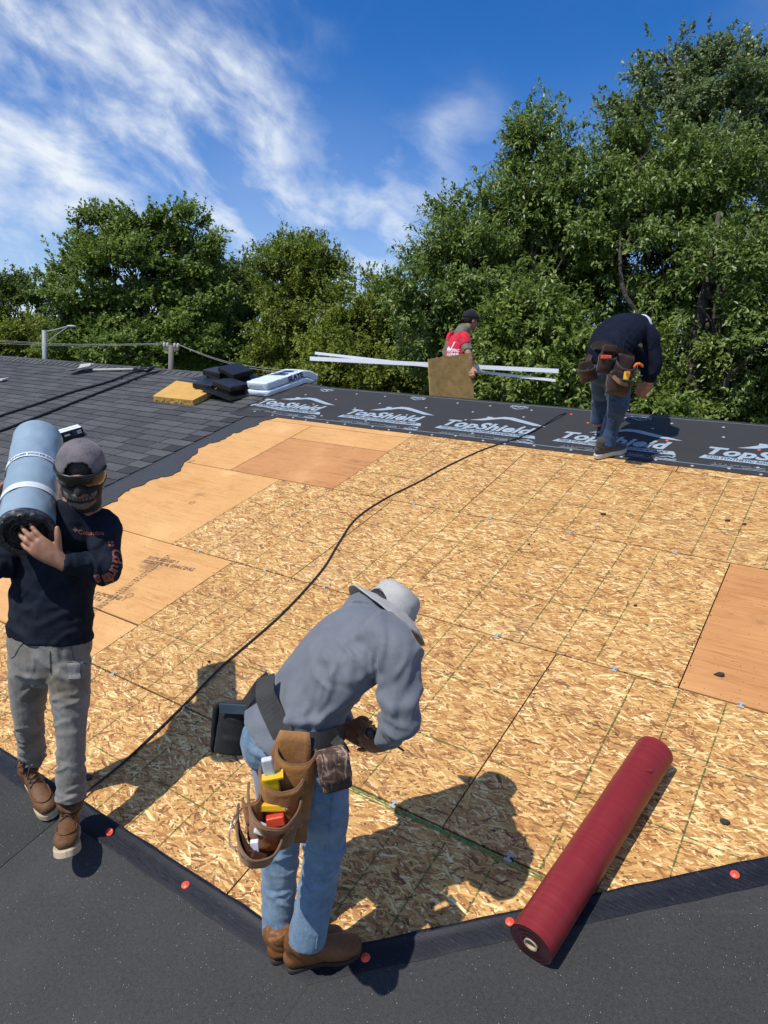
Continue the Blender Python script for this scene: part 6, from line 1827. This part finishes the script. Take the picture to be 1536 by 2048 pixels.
tool('chalk_box', pp(-.022, -.222, .085), (pr + pu * .3), (pu - pr * .3), po, (.050, .030, .030), MT['red_tool'], 'red tool in the main pocket of the leather pouch', .006)
tool('tape_measure', pp(-.062, -.232, .115), (pr - pu * .3), (pu + pr * .3), po, (.030, .028, .026), MT['silver'], 'rounded silver tool in the main pocket of the leather pouch', .007)
tool('marker', pp(.012, -.232, .110), (pr * .6 + pu * .8), (pu * .6 - pr * .8), po, (.038, .014, .012), MT['yellow'], 'short yellow and silver marker at the right rim of the leather pouch', .004)
tool('white_tool', pp(-.070, -.268, .150), (pr * .95 + pu * .2), po, (pu * .95 - pr * .2), (.022, .016, .045), MT['white'], 'white flat tool standing in the outer pocket of the leather pouch', .003)

# ------------------------------------------------------------ C: man bending at the ridge, seen from behind
fC = G(1215, 905); pC = thing('person', fC, 'man in navy sweatshirt and blue jeans bending over at the ridge', 'person', 'roofers at work')
T0 = 5.86
hipC_ = P(1218, 728, 5.62)
cHC = P(1283, 655, 5.50)
FC_ = (AWAY * .75 + RIGHT * .65).normalized(); SC = Vector((FC_.y, -FC_.x, 0))
fwdC = (FC_ * .5 - UPW * .85).normalized(); upC = (FC_ * .85 + UPW * .3).normalized()
cHC = P(1280, 660, 6.02)
hdC, HC, axC = head(cHC, fwdC, upC, .97)
shR_, shL_ = P(1299, 672, 5.70), P(1222, 655, 6.0)
elR_, wrR_ = P(1311, 728, 5.72), P(1296, 768, 5.80)
elL_, wrL_ = P(1290, 730, 6.05), P(1298, 775, 5.95)
kC1, aC1 = P(1236, 812, 5.62), P(1213, 888, 5.80)
kC2, aC2 = P(1203, 790, 5.95), P(1197, 845, 6.12)
spC = [hipC_, P(1222, 705, 5.62), P(1238, 672, 5.70), P(1258, 652, 5.82), P(1276, 645, 5.94)]
bodyC = list(hdC) + [loft(spC, [(.11, .06), (.10, .06), (.11, .06), (.10, .05), (.05, .045)], SC, 16, 4), loft([shR_, elR_, wrR_], [.05, .04, .03], SC, 10, 4), loft([shL_, elL_, wrL_], [.05, .04, .03], SC, 10, 4),
         loft([P(1232, 745, 5.60), kC1, aC1], [.085, .055, .038], SC, 12, 4), loft([P(1205, 742, 5.72), kC2, aC2], [.085, .055, .038], SC, 12, 4)]
bodyC += hand(wrR_, P(1284, 778, 5.84) - wrR_, AWAY - RIGHT * .5, UPW, 1.1, (30, 45, 30), 4, 25) + hand(wrL_, P(1285, 785, 5.92) - wrL_, -AWAY * .6 - RIGHT * .5, UPW, 1.1, (35, 45, 30), 4, 25)
solid('body', bodyC, MT['skin'], pC, .0065, 2)
top = [loft([P(1214, 728, 5.62), P(1216, 706, 5.61), P(1228, 680, 5.66), P(1248, 658, 5.76), P(1268, 648, 5.88), P(1282, 646, 5.97)], [(.165, .14), (.168, .14), (.192, .14), (.195, .125), (.13, .09), (.07, .06)], SC, 22, 5, 'flat'),
       loft([P(1278, 662, 5.76), shR_, shR_.lerp(elR_, .5), elR_, elR_.lerp(wrR_, .5), wrR_.lerp(elR_, .1)], [.09, .078, .066, .058, .052, .040], SC, 14, 5, 'flat'),
       loft([P(1240, 658, 5.92), shL_, shL_.lerp(elL_, .5), elL_, elL_.lerp(wrL_, .5), wrL_.lerp(elL_, .1)], [.09, .08, .066, .060, .055, .042], SC, 14, 5, 'flat')]
solid('sweatshirt', top, MT['navy2'], pC, .009, 4, [(P(1225, 700, 5.48), UPW * .5 + RIGHT, .22, .012, .09), (elR_, elR_ - shR_, .16, .011, .06), (P(1240, 725, 5.5), RIGHT, .2, .010, .06), (P(1270, 680, 5.6), RIGHT + UPW * .4, .2, .010, .09)], (.004, 7))
legs = [loft([P(1215, 712, 5.63), P(1218, 738, 5.62)], [(.17, .13), (.17, .14)], SC, 18, 4), ball(P(1232, 742, 5.58), SC, FC_, UPW, .10, .11, .13), ball(P(1204, 740, 5.68), SC, FC_, UPW, .10, .11, .13),
        loft([P(1234, 750, 5.60), P(1236, 785, 5.62), kC1, P(1222, 852, 5.73), P(1212, 889, 5.79)], [.115, .100, .083, .070, .072], SC, 16, 5, 'flat'),
        loft([P(1208, 750, 5.70), P(1205, 775, 5.82), kC2, P(1199, 820, 6.04), P(1197, 843, 6.10)], [.110, .095, .080, .070, .070], SC, 16, 5, 'flat')]
solid('jeans', legs, MT['blue_jeans'], pC, .008, 3, [(kC1, UPW + RIGHT * .3, .18, .014, .06), (P(1215, 870, 5.7), UPW + RIGHT * .4, .16, .014, .05), (kC2, UPW, .18, .012, .06)], (.003, 12))
h3, t3 = G(1191, 917, .01), G(1247, 903, .01)
boot('shoe', h3, t3, NRM, MT['shoe_grey'], MT['sole_white'], pC, .29, P(1213, 884, 5.79), .058, False, sole_h=.03)
h4 = G(1190, 853, .01); boot('shoe', h4, h4 + (t3 - h3), NRM, MT['shoe_grey'], MT['sole_white'], pC, .29, P(1197, 842, 6.10), .055, False, sole_h=.03)
cap_shell(HC, axC, .086, .108, .098, .034, .08, MT['white'], pC, 'white_cap')
V, F = [], []
for i in range(13):
    a = rad(-60 + 120 * i / 12)
    for j in range(5): q = j / 4; V.append(HC(math.sin(a) * .088, -.012 + math.cos(a) * (.106 + .07 * q * (1 - (abs(i - 6) / 6) ** 2)), .022 - .012 * q))
F = [(i * 5 + j, i * 5 + j + 1, (i + 1) * 5 + j + 1, (i + 1) * 5 + j) for i in range(12) for j in range(4)]
mesh('cap_bill', *shell(V, F, .004), MT['white'], pC, smooth=True)
# belt of C
bc_ = thing('tool_belt', P(1220, 725, 5.45), 'dark brown tool belt with four pouches on the roofer bending at the ridge', 'tool belt')
VWc = -(P(1220, 725, 5.5) - CAM).normalized()
ribbon([P(1180, 700, 5.62), P(1192, 690, 5.48), P(1215, 692, 5.43), P(1245, 705, 5.44), P(1268, 718, 5.52)], [VWc - RIGHT, VWc, VWc, VWc, VWc + RIGHT * .5], .055, MT['brown_pouch'], bc_, 'waist_strap', .006)
ribbon([P(1183, 702, 5.6), P(1176, 722, 5.55), P(1170, 742, 5.5)], [VWc - RIGHT, VWc - RIGHT * .5, VWc - RIGHT * .5], .05, MT['brown_pouch'], bc_, 'hanging_strap', .006)


def cpouch(px, py, t, wt_, wb_, h_, dp_, tl=0.0, nm='pouch', seed=0, out_=None, scoop=.03):
    o = P(px, py, t); r_ = RIGHT * math.cos(tl) + UPW * math.sin(tl); u_ = -RIGHT * math.sin(tl) + UPW * math.cos(tl); ou = out_ or (-AWAY * .95 + UPW * .1)
    (v, f), tp = pocket(o, r_, u_, ou, wt_, wb_, h_, dp_, .006, flare=.15, scoop=scoop, seed=seed); b = mesh(nm, v, f, MT['brown_pouch'], bc_, smooth=True)
    v, f = panel(o + u_ * .05 - ou * .004, r_, u_, ou, wt_ * .9, wb_, h_ + .04, .006, .3, seed); mesh('back_panel', v, f, MT['brown_pouch'], b, smooth=True)
    mesh('pocket_binding', *tube(tp, .005, 6, 2), MT['webbing'], b, smooth=True); return b


cpouch(1172, 735, 5.50, .13, .12, .11, .07, .35, 'left_pouch', 1)
cpouch(1215, 712, 5.40, .125, .11, .13, .07, -.12, 'middle_pouch', 2)
cpouch(1250, 722, 5.40, .17, .16, .23, .09, -.18, 'large_pouch', 3, scoop=.08)
cpouch(1240, 755, 5.33, .20, .15, .13, .10, -.12, 'lower_pouch', 4)
V, F = bevel_box(P(1219, 697, 5.36), RIGHT, UPW, -AWAY, .10, .055, .04, .012, 3); mesh('closed_case', V, F, MT['brown_pouch'], bc_, smooth=True)
ribbon([P(1226, 752, 5.24), P(1240, 765, 5.21), P(1256, 770, 5.24)], [VWc] * 3, .028, MT['leather_edge'], bc_, 'buckle_strap', .005)
t_ = thing('chalk_box', P(1212, 715, 5.30), 'red tool sticking out of the middle pouch of the roofer at the ridge', 'tool'); mesh('case', *bevel_box(P(1212, 714, 5.34), RIGHT, UPW, AWAY, .075, .030, .04, .006), MT['red_tool'], t_)
t_ = thing('utility_knife', P(1254, 748, 5.24), 'yellow knife holder in the large pouch of the roofer at the ridge', 'tool'); V, F = loft([P(1251, 762, 5.25), P(1255, 744, 5.24)], [(.020, .012), (.025, .016)], RIGHT, 12, 2, 'flat'); mesh('holder', V, F, MT['yellow'], t_); mesh('knife_end', *bevel_box(P(1256, 745, 5.22), RIGHT, UPW, AWAY, .030, .02, .012, .004), MT['orange'], t_)
t_ = thing('pliers', P(1275, 732, 5.35), 'orange handled pliers hooked on the right side of the tool belt at the ridge', 'tool')
mesh('handle', *tube([P(1268, 735, 5.34), P(1272, 729, 5.33), P(1276, 727, 5.33)], .010, 8, 3), MT['orange'], t_, smooth=True); mesh('handle', *tube([P(1277, 727, 5.33), P(1282, 729, 5.34), P(1285, 733, 5.36)], .010, 8, 3), MT['orange'], t_, smooth=True)
mesh('jaw', *tube([P(1276, 727, 5.33), P(1273, 742, 5.35), P(1276, 750, 5.36), P(1285, 752, 5.38)], .004, 6, 4), MT['steel'], t_, smooth=True)

# ------------------------------------------------------------ D: man in red behind the ridge, with foam board and metal strips
gd = P(935, 800, 9.15); yd = 1.6
fD = backpt(P(930, 760, 9.1).x, 1.62); pD = thing('person', fD, 'man in red shirt and black cap walking behind the ridge with long metal strips', 'person', 'roofers at work')
TD = 8.95
FD = (RIGHT * .93 + AWAY * .38).normalized(); SD = Vector((FD.y, -FD.x, 0))
cHD = P(942, 641, TD)
hdD, HD, axD = head(cHD, (FD + -UPW * .12).normalized(), UPW, .98)
shD1, shD2 = P(928, 676, TD - .16), P(905, 674, TD + .18)
elD1, wrD1 = P(938, 712, TD - .26), P(944, 735, TD - .24)
elD2, wrD2 = P(893, 706, TD + .2), P(905, 722, TD + .1)
spD = [P(918, 765, TD + .05), P(917, 735, TD + .02), P(918, 700, TD), P(921, 680, TD), P(930, 664, TD)]
hD = Vector((fD.x, fD.y, 0))
bodyD = list(hdD) + [loft(spD, [(.11, .06), (.10, .06), (.11, .06), (.10, .05), (.05, .045)], SD, 16, 4), loft([shD1, elD1, wrD1], [.05, .044, .03], SD, 12, 4), loft([shD2, elD2, wrD2], [.05, .042, .03], SD, 12, 4)]
for sgn in (-1, 1):
    hp = spD[0] + SD * .09 * sgn; ft = backpt(hp.x + FD.x * .18 * sgn, hp.y + FD.y * .18 * sgn - ridge.y, .09)
    bodyD.append(loft([hp, hp.lerp(ft, .5) + FD * .03, ft], [.085, .055, .04], SD, 12, 4))
bodyD += hand(wrD1, P(942, 748, TD - .30) - wrD1, AWAY * .8 - RIGHT * .5, RIGHT * .4 + UPW * .4, 1.1, (20, 40, 30), 5, 20)
solid('body', bodyD, MT['skin'], pD, .0075, 2)
top = [loft([P(918, 770, TD + .04), P(917, 735, TD + .02), P(916, 705, TD), P(920, 683, TD), P(928, 668, TD)], [(.175, .145), (.175, .14), (.195, .14), (.175, .12), (.09, .08)], SD, 20, 4, 'flat'),
       loft([shD1 - SD * .05, shD1, shD1.lerp(elD1, .42)], [.085, .082, .076], SD, 14, 4, 'flat'), loft([shD2 + SD * .05, shD2, shD2.lerp(elD2, .35)], [.08, .078, .07], SD, 14, 4, 'flat')]
rs = solid('red_shirt', top, MT['red_shirt'], pD, .010, 3, [(P(915, 700, TD - .15), UPW + RIGHT * .4, .2, .012, .09), (shD1, UPW * .5 + RIGHT, .15, .010, .06)], (.003, 9))
solid('sleeves', [loft([shD1, shD1.lerp(elD1, .75)], [.068, .066], SD, 12, 4, 'flat'), loft([shD2, shD2.lerp(elD2, .6), elD2, elD2.lerp(wrD2, .7)], [.068, .062, .056, .05], SD, 12, 4, 'flat'), loft([P(922, 668, TD), P(926, 660, TD)], [(.11, .09), (.10, .085)], SD, 14, 3)], MT['camo'], pD, .008, 2, [(elD2, UPW, .15, .010, .05), (shD1.lerp(elD1, .6), UPW, .1, .009, .04)])
lg = []
for sgn in (-1, 1):
    hp = spD[0] + SD * .09 * sgn; ft = backpt(hp.x + FD.x * .18 * sgn, hp.y + FD.y * .18 * sgn - ridge.y, .13); lg.append(loft([hp, hp.lerp(ft, .5) + FD * .03, ft], [.11, .08, .07], SD, 12, 4, 'flat'))
    fo0 = backpt(ft.x - FD.x * .06, ft.y - FD.y * .06 - ridge.y, .015); boot('boot', fo0, fo0 + FD * .28, (0, math.sin(PITCH), math.cos(PITCH)), MT['boot_brown'], MT['sole_dark'], pD, .28, ft + UPW * .02, .055)
lg.append(loft([P(918, 758, TD + .04), P(918, 775, TD + .05)], [(.17, .13), (.17, .13)], SD, 14, 3)); solid('jeans', lg, MT['blue_jeans'], pD, .009, 3)
s_, f_, u_ = axD
solid('hair', [ball(HD(0, -.022, .026), s_, f_, u_, .079, .092, .088, 16, 10)], MT['hair'], pD, .007, 1)
cd = cap_shell(HD, axD, .088, .110, .100, .034, .06, MT['black_cap'], pD, 'black_cap')
V, F = [], []
for i in range(13):
    a = rad(-60 + 120 * i / 12)
    for j in range(5): q = j / 4; V.append(HD(math.sin(a) * .089, -.012 + math.cos(a) * (.106 + .085 * q * (1 - (abs(i - 6) / 6) ** 2)), .030 - .016 * q))
F = [(i * 5 + j, i * 5 + j + 1, (i + 1) * 5 + j + 1, (i + 1) * 5 + j) for i in range(12) for j in range(4)]; mesh('cap_bill', *shell(V, F, .005), MT['black_cap'], cd, smooth=True)
brs = bvh_of(rs); dD = (P(905, 700, TD) - CAM).normalized()
for (py, txt, s) in ((703, 'ROOFING', .052), (712, 'REPAIR', .060)):
    w1 = text2d(txt, s, 0, .002, 1, .03); V2 = [(x * .15 / w1[2], y) for x, y in w1[0]]; decal('shirt_print', V2, w1[1], P(894, py, TD - .3), RIGHT, UPW, brs, MT['white'], rs, .004, dD)
V2, F2 = poly2d([(.0, -.035), (.03, .0), (.05, -.035), (.085, .055), (.10, .055), (.052, -.055)], .03); decal('shirt_print', V2, F2, P(894, 692, TD - .3), RIGHT, UPW, brs, MT['white'], rs, .004, dD)
# board under his arm
bd = thing('insulation_board', P(902, 760, TD - .35), 'brown rectangular insulation board carried under the arm of the man in red', 'insulation board')
c0, c1, c2_, c3 = P(857, 718, TD - .42), P(942, 706, TD - .30), P(950, 815, TD - .22), P(862, 815, TD - .34)
nb = (c1 - c0).cross(c3 - c0).normalized(); nb = nb if nb.dot(AWAY) > 0 else -nb
V, F = [], []; ring = []
for a, b in ((c0, c1), (c1, c2_), (c2_, c3), (c3, c0)):
    for k in range(14):
        ring.append(a.lerp(b, k / 14))
n_ = len(ring)
for lay, h in enumerate((0, .02, .035)):
    for i, p in enumerate(ring): V.append(p + nb * h + (UPW * .010 * noise.noise(Vector((i * .9, lay, 2))) if i < 14 else Vector()))
for lay in range(2):
    for i in range(n_): F.append((lay * n_ + i, lay * n_ + (i + 1) % n_, (lay + 1) * n_ + (i + 1) % n_, (lay + 1) * n_ + i))
mesh('board_edge', V, F, MT['foam_edge'], bd); mesh('board_face', V[:n_] + V[2 * n_:], [tuple(range(n_)), tuple(range(n_, 2 * n_))[::-1]], MT['brown_board'], bd)


# metal strips under the other arm
def edging(a, b, label, w=.05):
    a, b = Vector(a), Vector(b); d = (b - a).normalized(); t = d.cross(UPW).normalized(); t = t if t.dot(AWAY) < 0 else -t; u_ = t.cross(d); u_ = u_ if u_.z > 0 else -u_
    prof = [u_ * (w / 2) - t * .0, u_ * (w / 2) + t * .010, -u_ * (w / 2) + t * .012, -u_ * (w / 2) - t * .03]
    V = [a + p for p in prof] + [b + p for p in prof]; F = [(i, i + 1, i + 5, i + 4) for i in range(3)]
    o = mesh('metal_strip', *shell(V, F, .0025), MT['white_metal'], origin=a.lerp(b, .5)); return tag(o, label, 'metal strip', 'metal strips carried by the man in red')


edging(P(620, 717, TD + .30), P(1117, 742, TD + .05), 'long white metal strip, lower at its left end and upper at its right end', .052)
edging(P(630, 706, TD + .40), P(1111, 761, TD + .10), 'long white metal strip, upper at its left end and lower at its right end', .034)
